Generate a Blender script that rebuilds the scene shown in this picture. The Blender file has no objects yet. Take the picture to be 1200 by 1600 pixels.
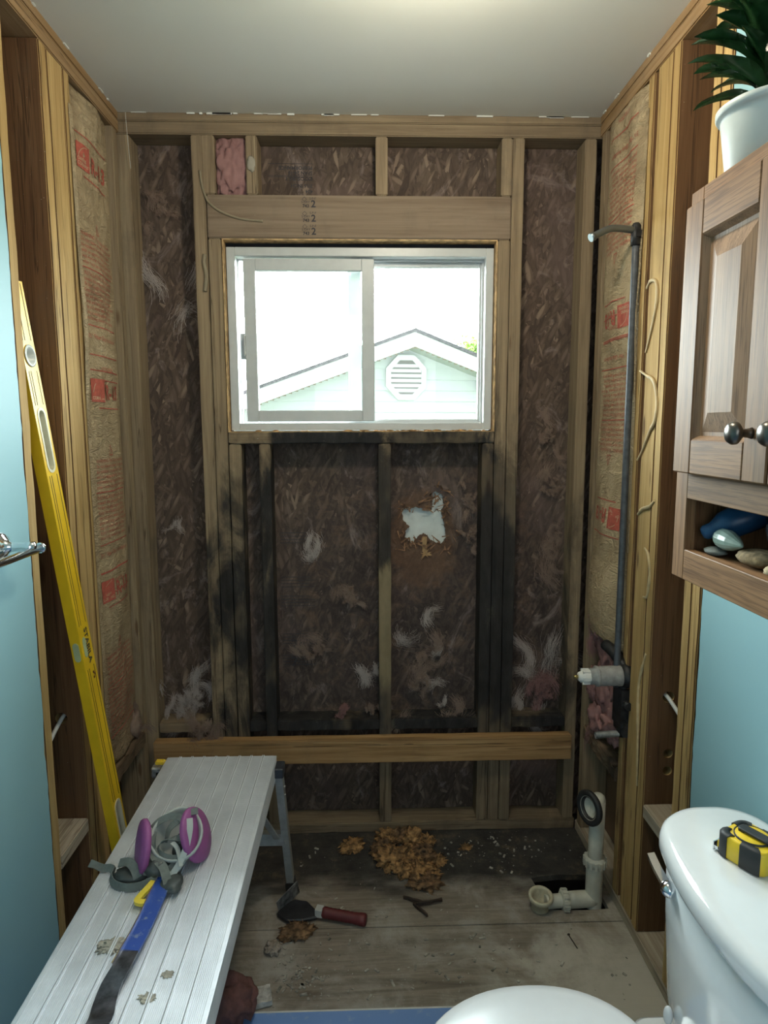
import bpy, bmesh, math, random
from mathutils import Vector, Matrix, noise, geometry
random.seed(7)
SC = bpy.context.scene
COL = SC.collection
PI = math.pi

# ------------------------------------------------------------------ camera, sky, lamps, exposure
def setup():
    cam = bpy.data.cameras.new('camera'); co = bpy.data.objects.new('camera', cam); COL.objects.link(co)
    F, p, y, r = 1030.19, 0.1306, 0.0302, -0.0029
    f = Vector((math.sin(y)*math.cos(p), math.cos(y)*math.cos(p), -math.sin(p)))
    rt = Vector((math.cos(y), -math.sin(y), 0)); up = rt.cross(f)
    rt2 = rt*math.cos(r)+up*math.sin(r); up2 = up*math.cos(r)-rt*math.sin(r)
    M = Matrix((rt2, up2, -f)).transposed().to_4x4(); M.translation = Vector((-0.0012, -2.2285, 1.4679))
    co.matrix_world = M
    cam.sensor_width = 36; cam.sensor_fit = 'AUTO'; cam.lens = F/1600*36; cam.clip_start = 0.02
    SC.camera = co
setup()
w = bpy.data.worlds.new('overcast_sky'); SC.world = w; w.use_nodes = True
bg = w.node_tree.nodes['Background']; bg.inputs[0].default_value = (0.90, 0.96, 1.0, 1); 
_t = w.node_tree; _tc = _t.nodes.new('ShaderNodeTexCoord'); _sp = _t.nodes.new('ShaderNodeSeparateXYZ'); _mr = _t.nodes.new('ShaderNodeMapRange')
_t.links.new(_tc.outputs['Generated'], _sp.inputs[0]); _t.links.new(_sp.outputs[1], _mr.inputs[0]); _t.links.new(_mr.outputs[0], bg.inputs[1])
_mr.interpolation_type = 'SMOOTHSTEP'        # thin cloud, brightest on the far side of the neighbour's roof
_mr.inputs[1].default_value = -.15; _mr.inputs[2].default_value = .45; _mr.inputs[3].default_value = 2.6; _mr.inputs[4].default_value = 36.0
def area(name, loc, rot, size, power, col, sy=None):
    l = bpy.data.lights.new(name, 'AREA'); o = bpy.data.objects.new(name, l); COL.objects.link(o)
    l.energy = power; l.color = col; l.size = size; o.location = loc; o.rotation_euler = rot
    if sy: l.shape = 'RECTANGLE'; l.size_y = sy
    return o
def bulb(name, loc, r, power, col):
    l = bpy.data.lights.new(name, 'POINT'); o = bpy.data.objects.new(name, l); COL.objects.link(o)
    l.energy = power; l.color = col; l.shadow_soft_size = r; o.location = loc
bulb('ceiling_lamp', (0.15, -0.93, 2.32), 0.06, 13.0, (1.0, 0.90, 0.72))
area('rear_fill_light', (0.1, -3.15, 1.75), (PI/2, 0, 0), 1.0, 7.0, (0.95, 0.98, 1.0), 1.2)  # unseen fill light added behind the camera to brighten the back wall
po = area('window_portal', (-0.006, 0.135, 1.75), (-PI/2, 0, 0), 0.88, 1.0, (1, 1, 1), 0.60)
po.data.cycles.is_portal = True
SC.view_settings.view_transform = 'Standard'; SC.view_settings.look = 'None'
SC.view_settings.gamma = 1; SC.view_settings.use_curve_mapping = False
SC.view_settings.exposure = 0.5

# ------------------------------------------------------------------ object helpers
ORG = {}
def T(o, label=None, cat=None, group=None, kind=None):
    if label: o['label'] = label
    if cat: o['category'] = cat
    if group: o['group'] = group
    if kind: o['kind'] = kind
    return o
def thing(name, label, cat, loc, group=None):
    o = bpy.data.objects.new(name, None); COL.objects.link(o); o.location = loc; o.empty_display_size = .05
    ORG[o] = Vector(loc); return T(o, label, cat, group)
def obj(name, bm, m, parent=None, bev=0, kind=None):
    if bev:
        bmesh.ops.bevel(bm, geom=[e for e in bm.edges], offset=bev, segments=1, affect='EDGES', clamp_overlap=True)
    me = bpy.data.meshes.new(name)
    vs = [v.co for v in bm.verts]
    lo = Vector((min(v.x for v in vs), min(v.y for v in vs), min(v.z for v in vs)))
    hi = Vector((max(v.x for v in vs), max(v.y for v in vs), max(v.z for v in vs)))
    og = Vector(((lo.x+hi.x)/2, (lo.y+hi.y)/2, lo.z))
    bmesh.ops.translate(bm, verts=bm.verts, vec=-og)
    bm.to_mesh(me); bm.free()
    for mm in (m if isinstance(m, (list, tuple)) else [m]): me.materials.append(mm)
    o = bpy.data.objects.new(name, me); COL.objects.link(o); ORG[o] = og
    if parent: o.parent = parent; o.location = og-ORG[parent]
    else: o.location = og
    if kind: o['kind'] = kind
    return o
def new(): return bmesh.new()
def bx(bm, x0, x1, y0, y1, z0, z1, mi=0):
    v = [bm.verts.new(c) for c in ((x0,y0,z0),(x1,y0,z0),(x1,y1,z0),(x0,y1,z0),(x0,y0,z1),(x1,y0,z1),(x1,y1,z1),(x0,y1,z1))]
    for f in ((0,3,2,1),(4,5,6,7),(0,1,5,4),(1,2,6,5),(2,3,7,6),(3,0,4,7)):
        fc = bm.faces.new([v[i] for i in f]); fc.material_index = mi
    return v
def obx(bm, o, ax, ay, az, hx, hy, hz, mi=0):
    "oriented box: centre o, unit axes, half sizes"
    v = bx(bm, -hx, hx, -hy, hy, -hz, hz, mi)
    for q in v: q.co = Vector(o)+Vector(ax)*q.co.x+Vector(ay)*q.co.y+Vector(az)*q.co.z
    return v
def bar(bm, a, b, wx, wy, side=(1,0,0), mi=0):
    a = Vector(a); b = Vector(b); d = (b-a).normalized(); s = Vector(side); s = (s-d*s.dot(d)).normalized(); t = d.cross(s)
    return obx(bm, (a+b)/2, s, t, d, wx/2, wy/2, (b-a).length/2, mi)
def cat_rom(P, n=8, closed=False):
    P = [Vector(p) for p in P]
    if len(P) < 3 or n < 2: return P
    out = []
    m = len(P)
    for i in range(m if closed else m-1):
        if closed: p0, p1, p2, p3 = P[i-1], P[i], P[(i+1) % m], P[(i+2) % m]
        else: p0 = P[max(i-1,0)]; p1 = P[i]; p2 = P[i+1]; p3 = P[min(i+2,m-1)]
        for k in range(n):
            t = k/n; out.append(.5*((2*p1)+(p2-p0)*t+(2*p0-5*p1+4*p2-p3)*t*t+(3*p1-p0-3*p2+p3)*t**3))
    if not closed: out.append(P[-1])
    return out
def tube(bm, P, r, seg=12, n=1, caps=True, mi=0, smooth=True):
    P = cat_rom(P, n) if n > 1 else [Vector(p) for p in P]
    rr = r if isinstance(r, (list, tuple)) else [r]*len(P)
    if len(rr) != len(P): rr = [rr[min(int(i*len(rr)/len(P)), len(rr)-1)] for i in range(len(P))]
    rings = []; up = None
    for i, p in enumerate(P):
        d = (P[min(i+1,len(P)-1)]-P[max(i-1,0)]).normalized()
        if up is None: up = Vector((0,0,1)) if abs(d.z) < .9 else Vector((1,0,0))
        up = (up-d*up.dot(d)); up = up.normalized() if up.length > 1e-6 else Vector((1,0,0)); s = d.cross(up)
        rings.append([bm.verts.new(p+(up*math.cos(2*PI*k/seg)+s*math.sin(2*PI*k/seg))*rr[i]) for k in range(seg)])
    for a, b in zip(rings, rings[1:]):
        for k in range(seg):
            f = bm.faces.new((a[k], a[(k+1) % seg], b[(k+1) % seg], b[k])); f.smooth = smooth; f.material_index = mi
    if caps:
        f = bm.faces.new(rings[0][::-1]); f.material_index = mi
        f = bm.faces.new(rings[-1]); f.material_index = mi
def lathe(bm, o, axis, prof, seg=28, mi=0, smooth=True, close=False):
    "prof: list of (radius, distance along axis)"
    o = Vector(o); a = Vector(axis).normalized(); u = a.orthogonal().normalized(); v = a.cross(u)
    rings = []
    for r, h in prof:
        if r < 1e-6: rings.append([bm.verts.new(o+a*h)])
        else: rings.append([bm.verts.new(o+a*h+(u*math.cos(2*PI*k/seg)+v*math.sin(2*PI*k/seg))*r) for k in range(seg)])
    pr = list(zip(rings, rings[1:]))
    if close: pr.append((rings[-1], rings[0]))
    for A, B in pr:
        for k in range(seg):
            k2 = (k+1) % seg
            if len(A) == 1 and len(B) == 1: continue
            if len(A) == 1: f = bm.faces.new((A[0], B[k2], B[k]))
            elif len(B) == 1: f = bm.faces.new((A[k], A[k2], B[0]))
            else: f = bm.faces.new((A[k], A[k2], B[k2], B[k]))
            f.smooth = smooth; f.material_index = mi
def ribbon(bm, P, w, nrm, th=.0015, n=8, mi=0, wid=None):
    "a strap: nrm = list of or single flat-face normal hints"
    Q = cat_rom(P, n); N = [Vector(nrm)]*len(Q) if not isinstance(nrm, list) else cat_rom(nrm, n)
    rows = []
    for i, p in enumerate(Q):
        d = (Q[min(i+1,len(Q)-1)]-Q[max(i-1,0)]).normalized(); nn = N[i]; nn = (nn-d*nn.dot(d)).normalized(); s = d.cross(nn)
        ww = w/2*(wid(i/(len(Q)-1)) if wid else 1)
        rows.append([bm.verts.new(p+s*ww*a+nn*th/2*b) for a, b in ((-1,-1),(1,-1),(1,1),(-1,1))])
    for A, B in zip(rows, rows[1:]):
        for k in range(4):
            f = bm.faces.new((A[k], A[(k+1) % 4], B[(k+1) % 4], B[k])); f.smooth = False; f.material_index = mi
    bm.faces.new(rows[0][::-1]).material_index = mi; bm.faces.new(rows[-1]).material_index = mi
def blob(bm, c, r, sc=(1,1,1), amp=.3, fr=3, sub=3, seed=0, mi=0, rot=None, smooth=True):
    ret = bmesh.ops.create_icosphere(bm, subdivisions=sub, radius=1)
    vs = ret['verts']
    for v in vs:
        n = v.co.normalized(); k = 1+amp*noise.noise(n*fr+Vector((seed*7.3, seed*3.1, seed)))+amp*.5*noise.noise(n*fr*2.7+Vector((seed, seed*5, 9)))
        q = Vector((n.x*sc[0], n.y*sc[1], n.z*sc[2]))*r*k
        if rot: q = rot @ q
        v.co = Vector(c)+q
    for f in {f for v in vs for f in v.link_faces}: f.smooth = smooth; f.material_index = mi
def rrect(cx, cy, hx, hy, r, z, n=6):
    out = []
    for sx, sy, a0 in ((1,1,0),(-1,1,90),(-1,-1,180),(1,-1,270)):
        for k in range(n+1):
            a = math.radians(a0+90*k/n); out.append(Vector((cx+sx*(hx-r)+r*math.cos(a), cy+sy*(hy-r)+r*math.sin(a), z)))
    return out
def loft(bm, loops, mi=0, capa=True, capb=True, smooth=True):
    R = [[bm.verts.new(p) for p in L] for L in loops]; n = len(R[0])
    for A, B in zip(R, R[1:]):
        for k in range(n):
            f = bm.faces.new((A[k], A[(k+1) % n], B[(k+1) % n], B[k])); f.smooth = smooth; f.material_index = mi
    if capa: bm.faces.new(R[0][::-1]).material_index = mi
    if capb: f = bm.faces.new(R[-1]); f.material_index = mi
def prism(bm, outer, holes, fn0, fn1, mi=0):
    "flat outline with holes, extruded between two maps of (u,v)"
    loops = [[Vector((u, v, 0)) for u, v in L] for L in [outer]+holes]
    tri = geometry.tessellate_polygon(loops); flat = [p for L in loops for p in L]
    A = [bm.verts.new(fn0(p.x, p.y)) for p in flat]; B = [bm.verts.new(fn1(p.x, p.y)) for p in flat]
    for t in tri:
        for V, s in ((A, 1), (B, -1)):
            try: bm.faces.new([V[i] for i in (t if s > 0 else t[::-1])]).material_index = mi
            except ValueError: pass
    k = 0
    for L in loops:
        n = len(L)
        for i in range(n):
            bm.faces.new((A[k+i], A[k+(i+1) % n], B[k+(i+1) % n], B[k+i])).material_index = mi
        k += n
    bmesh.ops.recalc_face_normals(bm, faces=bm.faces)
def text_bm(bm, body, size, fn, align='LEFT', space=1.0, bold=0.0, lh=1.0):
    c = bpy.data.curves.new('t', 'FONT'); c.body = body; c.size = size; c.align_x = align; c.space_line = lh
    c.space_character = space; c.offset = bold; c.resolution_u = 2
    o = bpy.data.objects.new('t', c); COL.objects.link(o)
    dg = bpy.context.evaluated_depsgraph_get(); me = bpy.data.meshes.new_from_object(o.evaluated_get(dg))
    vs = [bm.verts.new(fn(v.co.x, v.co.y)) for v in me.vertices]
    for p in me.polygons:
        try: bm.faces.new([vs[i] for i in p.vertices])
        except ValueError: pass
    bpy.data.objects.remove(o); bpy.data.curves.remove(c); bpy.data.meshes.remove(me)

# ------------------------------------------------------------------ materials
class NT:
    def __init__(s, name):
        s.m = bpy.data.materials.new(name); s.m.use_nodes = True; s.t = s.m.node_tree; s.b = s.t.nodes['Principled BSDF']
    def n(s, typ, ins=None, **kw):
        d = s.t.nodes.new(typ)
        for k, v in kw.items(): setattr(d, k, v)
        for k, v in (ins or {}).items():
            if isinstance(v, bpy.types.NodeSocket): s.t.links.new(v, d.inputs[k])
            else: d.inputs[k].default_value = v
        return d
    def l(s, a, b): s.t.links.new(a, b)
    def math(s, op, a, b=0.0, c=None, clamp=False):
        ins = {0: a, 1: b}
        if c is not None: ins[2] = c
        return s.n('ShaderNodeMath', ins, operation=op, use_clamp=clamp).outputs[0]
    def mix(s, f, a, b, blend='MIX'):
        d = s.n('ShaderNodeMix', data_type='RGBA', blend_type=blend)
        for k, v in ((0, f), (6, a), (7, b)):
            if isinstance(v, bpy.types.NodeSocket): s.l(v, d.inputs[k])
            else: d.inputs[k].default_value = (*v, 1) if isinstance(v, tuple) and len(v) == 3 else v
        return d.outputs[2]
    def ramp(s, f, stops):
        d = s.n('ShaderNodeValToRGB', {0: f}); e = d.color_ramp.elements
        while len(e) < len(stops): e.new(.5)
        for q, (p, c) in zip(e, stops): q.position = p; q.color = (*c, 1) if len(c) == 3 else c
        return d.outputs[0]
    def smooth(s, x, a, b):
        return s.n('ShaderNodeMapRange', {0: x, 1: a, 2: b, 3: 0.0, 4: 1.0}, interpolation_type='SMOOTHSTEP').outputs[0]
    def coord(s, which='Object', scale=(1,1,1), loc=None, rot=(0,0,0), rnd=False):
        c = s.n('ShaderNodeTexCoord').outputs[which] if which != 'World' else s.n('ShaderNodeNewGeometry').outputs['Position']
        if rnd:
            r = s.n('ShaderNodeObjectInfo').outputs['Random']; k = s.math('MULTIPLY', r, 37.0)
            c = s.n('ShaderNodeVectorMath', {0: c, 1: s.n('ShaderNodeCombineXYZ', {0: k, 1: k, 2: k}).outputs[0]}, operation='ADD').outputs[0]
        return s.n('ShaderNodeMapping', {'Vector': c, 'Scale': scale, 'Rotation': rot, 'Location': loc or (0,0,0)}).outputs[0]
    def noise(s, vec, sc=5, det=4, rough=.55, dist=0.0, col=False):
        return s.n('ShaderNodeTexNoise', {'Vector': vec, 'Scale': sc, 'Detail': det, 'Roughness': rough, 'Distortion': dist}).outputs['Color' if col else 'Fac']
    def bump(s, h, st=.3, dist=.002):
        s.l(s.n('ShaderNodeBump', {'Height': h, 'Strength': st, 'Distance': dist}).outputs[0], s.b.inputs['Normal'])
    def fin(s, col=None, rough=None, metal=None, spec=None, **kw):
        for k, v in (('Base Color', col), ('Roughness', rough), ('Metallic', metal), ('Specular IOR Level', spec)):
            if v is None: continue
            if isinstance(v, bpy.types.NodeSocket): s.l(v, s.b.inputs[k])
            else: s.b.inputs[k].default_value = (*v, 1) if isinstance(v, tuple) and len(v) == 3 else v
        for k, v in kw.items(): s.b.inputs[k.replace('_', ' ')].default_value = v
        return s.m
def plain(name, c, rough=.5, metal=0, var=.06, sc=30, bump=0, **kw):
    s = NT(name); n = s.noise(s.coord(scale=(1,1,1)), sc, 4)
    d = tuple(max(0, x*(1-var*2)) for x in c); e = tuple(min(1, x*(1+var)) for x in c)
    if bump: s.bump(n, bump, .002)
    return s.fin(s.ramp(n, [(.3, d), (.7, e)]), rough, metal, **kw)
def moldmask(s, lo=.05, hi=.45, hard=.5):
    "black mould that grew from the leaking sill down the wall and along the bottom"
    P = s.n('ShaderNodeNewGeometry').outputs['Position']; S = s.n('ShaderNodeSeparateXYZ', {0: P})
    x, y, z = S.outputs
    ex = s.math('DIVIDE', s.math('SUBTRACT', x, .13), .72); ez = s.math('DIVIDE', s.math('SUBTRACT', z, .62), 1.0)
    r = s.math('SQRT', s.math('ADD', s.math('POWER', s.math('ABSOLUTE', ex), 2.6), s.math('POWER', s.math('ABSOLUTE', ez), 3.0)))
    m = s.math('SUBTRACT', 1.0, r)
    n = s.noise(s.coord('World', (1, 1, .45)), 7, 6, .65, .5)
    m = s.math('ADD', m, s.math('MULTIPLY', s.math('SUBTRACT', n, .5), 1.5))
    m = s.smooth(m, lo, hi)
    near = s.math('MULTIPLY', s.smooth(y, -.30, -.05), s.math('ADD', .35, s.math('MULTIPLY', s.smooth(z, .27, .40), .65)))
    ey_ = s.math('DIVIDE', s.math('ADD', y, .36), .16); e2 = s.math('DIVIDE', s.math('SUBTRACT', z, .42), .34)
    m2 = s.math('SUBTRACT', 1.0, s.math('SQRT', s.math('ADD', s.math('MULTIPLY', ey_, ey_), s.math('MULTIPLY', e2, e2))))
    m2 = s.smooth(s.math('ADD', m2, s.math('MULTIPLY', s.math('SUBTRACT', n, .5), 2.6)), .25, .75); m2 = s.math('MULTIPLY', m2, s.smooth(x, .70, .74))
    return s.math('MAXIMUM', s.math('MULTIPLY', m, near), m2), z, n
def wood(name, axis, light, mid, dark, mold=0.0, knots=1.0, dirt=.3, lo=.05, hi=.45, grey=None):
    s = NT(name)
    sc = {'x': (2.2, 48, 48), 'y': (48, 2.2, 48), 'z': (48, 48, 2.2)}[axis]
    sf = {'x': (4, 230, 230), 'y': (230, 4, 230), 'z': (230, 230, 4)}[axis]
    sk = {'x': (3.2, 13, 13), 'y': (13, 3.2, 13), 'z': (13, 13, 3.2)}[axis]
    g = s.noise(s.coord(scale=sc, rnd=True), 1, 5, .6, .8); f = s.noise(s.coord(scale=sf, rnd=True), 1, 3)
    g2 = s.math('ADD', s.math('MULTIPLY', g, .75), s.math('MULTIPLY', f, .25))
    c = s.ramp(g2, [(.30, dark), (.50, mid), (.68, light)])
    tint = s.n('ShaderNodeObjectInfo').outputs['Random']
    c = s.mix(s.math('MULTIPLY', tint, .35), c, tuple(v*.62 for v in mid))
    if knots:
        vn = s.n('ShaderNodeTexVoronoi', {'Vector': s.coord(scale=sk, rnd=True), 'Scale': 1.0}); v = s.math('ADD', vn.outputs['Distance'], s.math('MULTIPLY', s.math('SUBTRACT', g, .5), .12))
        gate = s.math('GREATER_THAN', s.n('ShaderNodeSeparateColor', {0: vn.outputs['Color']}).outputs[0], .55)
        k = s.math('MULTIPLY', s.math('SUBTRACT', 1.0, s.smooth(v, .05, .13)), gate); c = s.mix(s.math('MULTIPLY', k, .7*knots), c, (.09, .04, .016))
    cs = {'x': (.9, 34, 34), 'y': (34, .9, 34), 'z': (34, 34, .9)}[axis]
    ck = s.noise(s.coord(scale=cs, rnd=True), 1, 3, .6, .25); ck = s.math('ABSOLUTE', s.math('SUBTRACT', ck, .5)); cg = s.smooth(s.noise(s.coord(scale=tuple(v*.35 for v in cs), loc=(5, 3, 1), rnd=True), 1, 2), .50, .62)
    crack = s.math('MULTIPLY', s.math('SUBTRACT', 1.0, s.smooth(ck, .004, .016)), cg); c = s.mix(s.math('MULTIPLY', crack, .6), c, (.035, .02, .01))
    d = s.noise(s.coord('World', (1, 1, .6)), 5, 6, .7); c = s.mix(s.math('MULTIPLY', s.smooth(d, .50, .75), dirt), c, (.09, .075, .06))
    if mold:
        m, z, n = moldmask(s, lo, hi)
        mv = s.noise(s.coord('World', (1, 1, .3)), 22, 5, .7)
        blk = s.ramp(mv, [(.35, (.006, .007, .009)), (.6, (.022, .022, .024)), (.75, (.08, .075, .055))])
        gr = s.smooth(s.noise(s.coord('World', (1, 1, .5)), 4, 4), .50, .60)
        c = s.mix(s.math('MULTIPLY', s.math('MULTIPLY', m, mold), s.math('SUBTRACT', 1.0, s.math('MULTIPLY', gr, .35))), c, blk)
        if grey:
            za = s.math('ADD', z, s.math('MULTIPLY', s.math('SUBTRACT', n, .5), .3)); wn = s.math('MULTIPLY', s.smooth(za, .50, .62), s.math('SUBTRACT', 1.0, s.smooth(za, .96, 1.02)))
            c = s.mix(s.math('MULTIPLY', wn, .75), c, s.mix(mv, (.13, .105, .06), (.42, .32, .18)))
    w = s.noise(s.coord('World'), 260, 2); c = s.mix(s.smooth(w, .76, .80), c, (.7, .68, .6))
    s.bump(g2, .5, .0015)
    return s.fin(c, .82, spec=.25)
def osb():
    s = NT('osb_sheathing')
    lay = None
    for i, (rot, sc) in enumerate(((1.55, (11, 1, 52)), (2.05, (14, 1, 60)), (.5, (13, 1, 58)), (1.05, (12, 1, 62)), (2.6, (15, 1, 60)), (1.35, (11, 1, 50)), (1.8, (12, 1, 56)), (1.1, (14, 1, 64)))):
        vec = s.n('ShaderNodeMapping', {'Vector': s.coord('World', rot=(0, rot, 0)), 'Scale': sc, 'Location': (i*3.7, 0, i*1.3)}).outputs[0]
        warp = s.n('ShaderNodeVectorMath', {0: vec, 1: s.n('ShaderNodeVectorMath', {0: s.noise(s.coord('World'), 14, 3, col=True), 'Scale': .22}, operation='SCALE').outputs[0]}, operation='ADD').outputs[0]
        v = s.n('ShaderNodeTexVoronoi', {'Vector': warp, 'Scale': 1.0, 'Randomness': 1.0}); sep = s.n('ShaderNodeSeparateColor', {0: v.outputs['Color']})
        col = s.ramp(sep.outputs[0], [(0, (.085, .063, .053)), (.45, (.135, .098, .078)), (.8, (.19, .138, .107)), (1, (.29, .215, .158))])
        edge = s.smooth(v.outputs['Distance'], .35, .62); col = s.mix(s.math('MULTIPLY', edge, .55), col, (.02, .013, .01))
        if lay is None: lay = col
        else: lay = s.mix(s.math('GREATER_THAN', sep.outputs[1], .62), lay, col)
    fib = s.noise(s.coord('World', (60, 60, 14)), 3, 4, .6); lay = s.mix(.28, lay, s.mix(fib, (.02, .014, .012), (.21, .15, .11)), 'MIX')
    # film of stray glass fibre and old water staining
    m, z, n = moldmask(s, .0, .65)
    bl = s.noise(s.coord('World', (1, 1, .8)), 3.1, 5, .6, 1.2)
    lay = s.mix(s.math('MULTIPLY', s.smooth(bl, .50, .72), .40), lay, (.20, .14, .13))
    blk = s.ramp(s.noise(s.coord('World'), 15, 5, .75, .6), [(.36, (.012, .011, .016)), (.52, (.050, .040, .042)), (.62, (.12, .078, .058)), (.74, (.22, .155, .115))])
    lay = s.mix(s.math('MULTIPLY', m, .50), lay, blk)
    S3 = s.n('ShaderNodeSeparateXYZ', {0: s.n('ShaderNodeNewGeometry').outputs['Position']}).outputs
    dx = s.math('DIVIDE', s.math('SUBTRACT', S3[0], .205), .15); dz = s.math('DIVIDE', s.math('SUBTRACT', S3[2], 1.06), .21)
    rr_ = s.math('ADD', s.math('SQRT', s.math('ADD', s.math('MULTIPLY', dx, dx), s.math('MULTIPLY', dz, dz))), s.math('MULTIPLY', s.math('SUBTRACT', s.noise(s.coord('World'), 18, 5, .7), .5), 1.3))
    halo = s.math('SUBTRACT', 1.0, s.smooth(rr_, .55, 1.05)); lay = s.mix(s.math('MULTIPLY', halo, .5), lay, s.mix(s.noise(s.coord('World', (1, 1, 1)), 70, 4, .7), (.07, .036, .022), (.26, .145, .08)))
    fw = s.noise(s.coord('World', (1, 1, .7)), 6, 8, .72, 2.2); fw = s.smooth(fw, .54, .70); lay = s.mix(s.math('MULTIPLY', fw, .50), lay, (.34, .27, .245))
    s.bump(s.n('ShaderNodeSeparateColor', {0: lay}).outputs[0], .35, .004)
    return s.fin(lay, .88, spec=.2)
def floor_mat():
    s = NT('old_plywood_floor')
    P = s.n('ShaderNodeNewGeometry').outputs['Position']; y = s.n('ShaderNodeSeparateXYZ', {0: P}).outputs[1]
    g = s.noise(s.coord('World', (2, 22, 3)), 1.4, 7, .7, 1.2); b = s.noise(s.coord('World'), 4.5, 7, .7, .4)
    c = s.ramp(g, [(.3, (.115, .09, .068)), (.5, (.20, .17, .135)), (.7, (.30, .26, .21))])
    c = s.mix(s.math('MULTIPLY', s.smooth(b, .42, .68), .8), c, (.38, .36, .325))
    xx = s.n('ShaderNodeSeparateXYZ', {0: P}).outputs[0]
    dst = s.math('SUBTRACT', s.math('ADD', s.math('MULTIPLY', xx, 1.3), s.math('MULTIPLY', s.math('SUBTRACT', b, .5), 1.2)), s.math('MULTIPLY', s.math('ADD', y, .55), 2.2)); c = s.mix(s.math('MULTIPLY', s.smooth(dst, .45, 1.15), .85), c, (.52, .49, .42))
    wet = s.smooth(s.math('ADD', y, s.math('MULTIPLY', s.math('SUBTRACT', s.noise(s.coord('World', (.8, 2, 1)), 3, 5, .6), .5), .35)), -.36, -.24)
    blk = s.ramp(s.noise(s.coord('World'), 11, 6, .75), [(.35, (.008, .009, .011)), (.55, (.030, .028, .026)), (.72, (.14, .10, .06)), (.8, (.05, .05, .05))])
    c = s.mix(s.math('MULTIPLY', wet, .93), c, blk)
    sp = s.noise(s.coord('World'), 150, 3, .8); msk = s.smooth(s.noise(s.coord('World'), 3, 3), .45, .62)
    c = s.mix(s.math('MULTIPLY', s.smooth(sp, .66, .72), msk), c, (.62, .60, .55))
    s.bump(g, .5, .003)
    return s.fin(c, .8, spec=.3)
def kraft():
    s = NT('kraft_paper')
    a = s.noise(s.coord('World', (1, 1, .55)), 9, 6, .62, .8); b = s.noise(s.coord('World'), 60, 3)
    c = s.ramp(a, [(.3, (.33, .245, .145)), (.5, (.46, .355, .215)), (.7, (.54, .43, .275))])
    z = s.n('ShaderNodeSeparateXYZ', {0: s.n('ShaderNodeNewGeometry').outputs['Position']}).outputs[2]
    damp = s.math('SUBTRACT', 1.0, s.smooth(s.math('ADD', z, s.math('MULTIPLY', a, .5)), .75, 1.35))
    c = s.mix(s.math('MULTIPLY', damp, .50), c, (.20, .12, .07))
    wr = s.noise(s.coord('World', (1, 1, 2.6)), 13, 4, .6, 2.0); wr = s.math('ABSOLUTE', s.math('SUBTRACT', wr, .5))
    c = s.mix(s.math('MULTIPLY', s.math('SUBTRACT', 1.0, s.smooth(wr, .0, .015)), .14), c, (.17, .12, .07))
    s.bump(s.math('ADD', s.math('ADD', a, s.math('MULTIPLY', b, .15)), s.math('MULTIPLY', wr, 1.6)), 1.0, .014)
    return s.fin(c, .75, spec=.3)
def drywall(name, c, gran=.05):
    s = NT(name); n = s.noise(s.coord('World'), 220, 3)
    s.bump(n, .12, .001)
    return s.fin(s.mix(s.noise(s.coord('World'), 2, 3), tuple(v*(1-gran) for v in c), c), .55, spec=.3)
def oak(name, axis, light=(.27, .148, .07), dark=(.15, .078, .036)):
    s = NT(name)
    sc = {'x': (2.5, 70, 70), 'y': (70, 2.5, 70), 'z': (70, 70, 2.5)}[axis]; sf = {'x': (12, 500, 500), 'y': (500, 12, 500), 'z': (500, 500, 12)}[axis]
    g = s.noise(s.coord(scale=sc), 1, 4, .6, .5); f = s.noise(s.coord(scale=sf), 1, 2)
    c = s.ramp(g, [(.3, dark), (.6, light)]); c = s.mix(s.math('MULTIPLY', s.smooth(f, .52, .62), .55), c, tuple(v*.5 for v in dark))
    s.bump(f, .25, .0006)
    return s.fin(c, .55, spec=.25)
def glass(name):
    s = NT(name); t = s.t; t.nodes.remove(s.b); out = [n for n in t.nodes if n.type == 'OUTPUT_MATERIAL'][0]
    fr = s.n('ShaderNodeFresnel', {'IOR': 1.35}); tr = s.n('ShaderNodeBsdfTransparent', {'Color': (.93, .97, .95, 1)}); gl = s.n('ShaderNodeBsdfGlossy', {'Roughness': .02})
    mx = s.n('ShaderNodeMixShader', {0: fr.outputs[0], 1: tr.outputs[0], 2: gl.outputs[0]}); s.l(mx.outputs[0], out.inputs[0]); return s.m
def fibre(name, a, b, al=1.0):
    s = NT(name); c = s.mix(s.noise(s.coord('World'), 40, 3), a, b); s.fin(c, .9, spec=.1); s.b.inputs['Alpha'].default_value = al; return s.m

# outside wall lumber: aged, with its shade put into the colour; side walls fresher
AL, AM, AD = (.37, .285, .175), (.27, .20, .125), (.16, .112, .068)
BL, BM, BD = (.60, .42, .19), (.48, .32, .13), (.29, .17, .062)
ST_Z = wood('aged_shaded_stud', 'z', AL, AM, AD, dirt=.5); ST_X = wood('aged_shaded_plate', 'x', AL, AM, AD, dirt=.45)
MO_Z = wood('mouldy_stud', 'z', AL, AM, AD, mold=.95, dirt=.5, lo=-.05, hi=.30); MO_X = wood('mouldy_board', 'x', AL, AM, AD, mold=.97, dirt=.5, lo=-.1, hi=.2)
SD_Z = wood('side_stud', 'z', BL, BM, BD, dirt=.25, mold=.6); SD_Y = wood('side_plate', 'y', (.44, .30, .165), (.33, .21, .105), BD, dirt=.5)
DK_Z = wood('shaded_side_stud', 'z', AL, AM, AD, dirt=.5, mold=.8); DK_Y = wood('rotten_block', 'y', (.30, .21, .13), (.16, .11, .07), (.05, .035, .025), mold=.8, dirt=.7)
CENT = wood('worn_centre_stud', 'z', AL, AM, AD, mold=.9, dirt=.5, lo=-.05, hi=.30, grey=1)
BR_Z = wood('brown_side_with_shade', 'z', (.215, .118, .055), (.165, .085, .038), (.095, .045, .02), dirt=.3, knots=1.2)  # aged brown cavity sides, with some of their shade put into the colour
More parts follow.
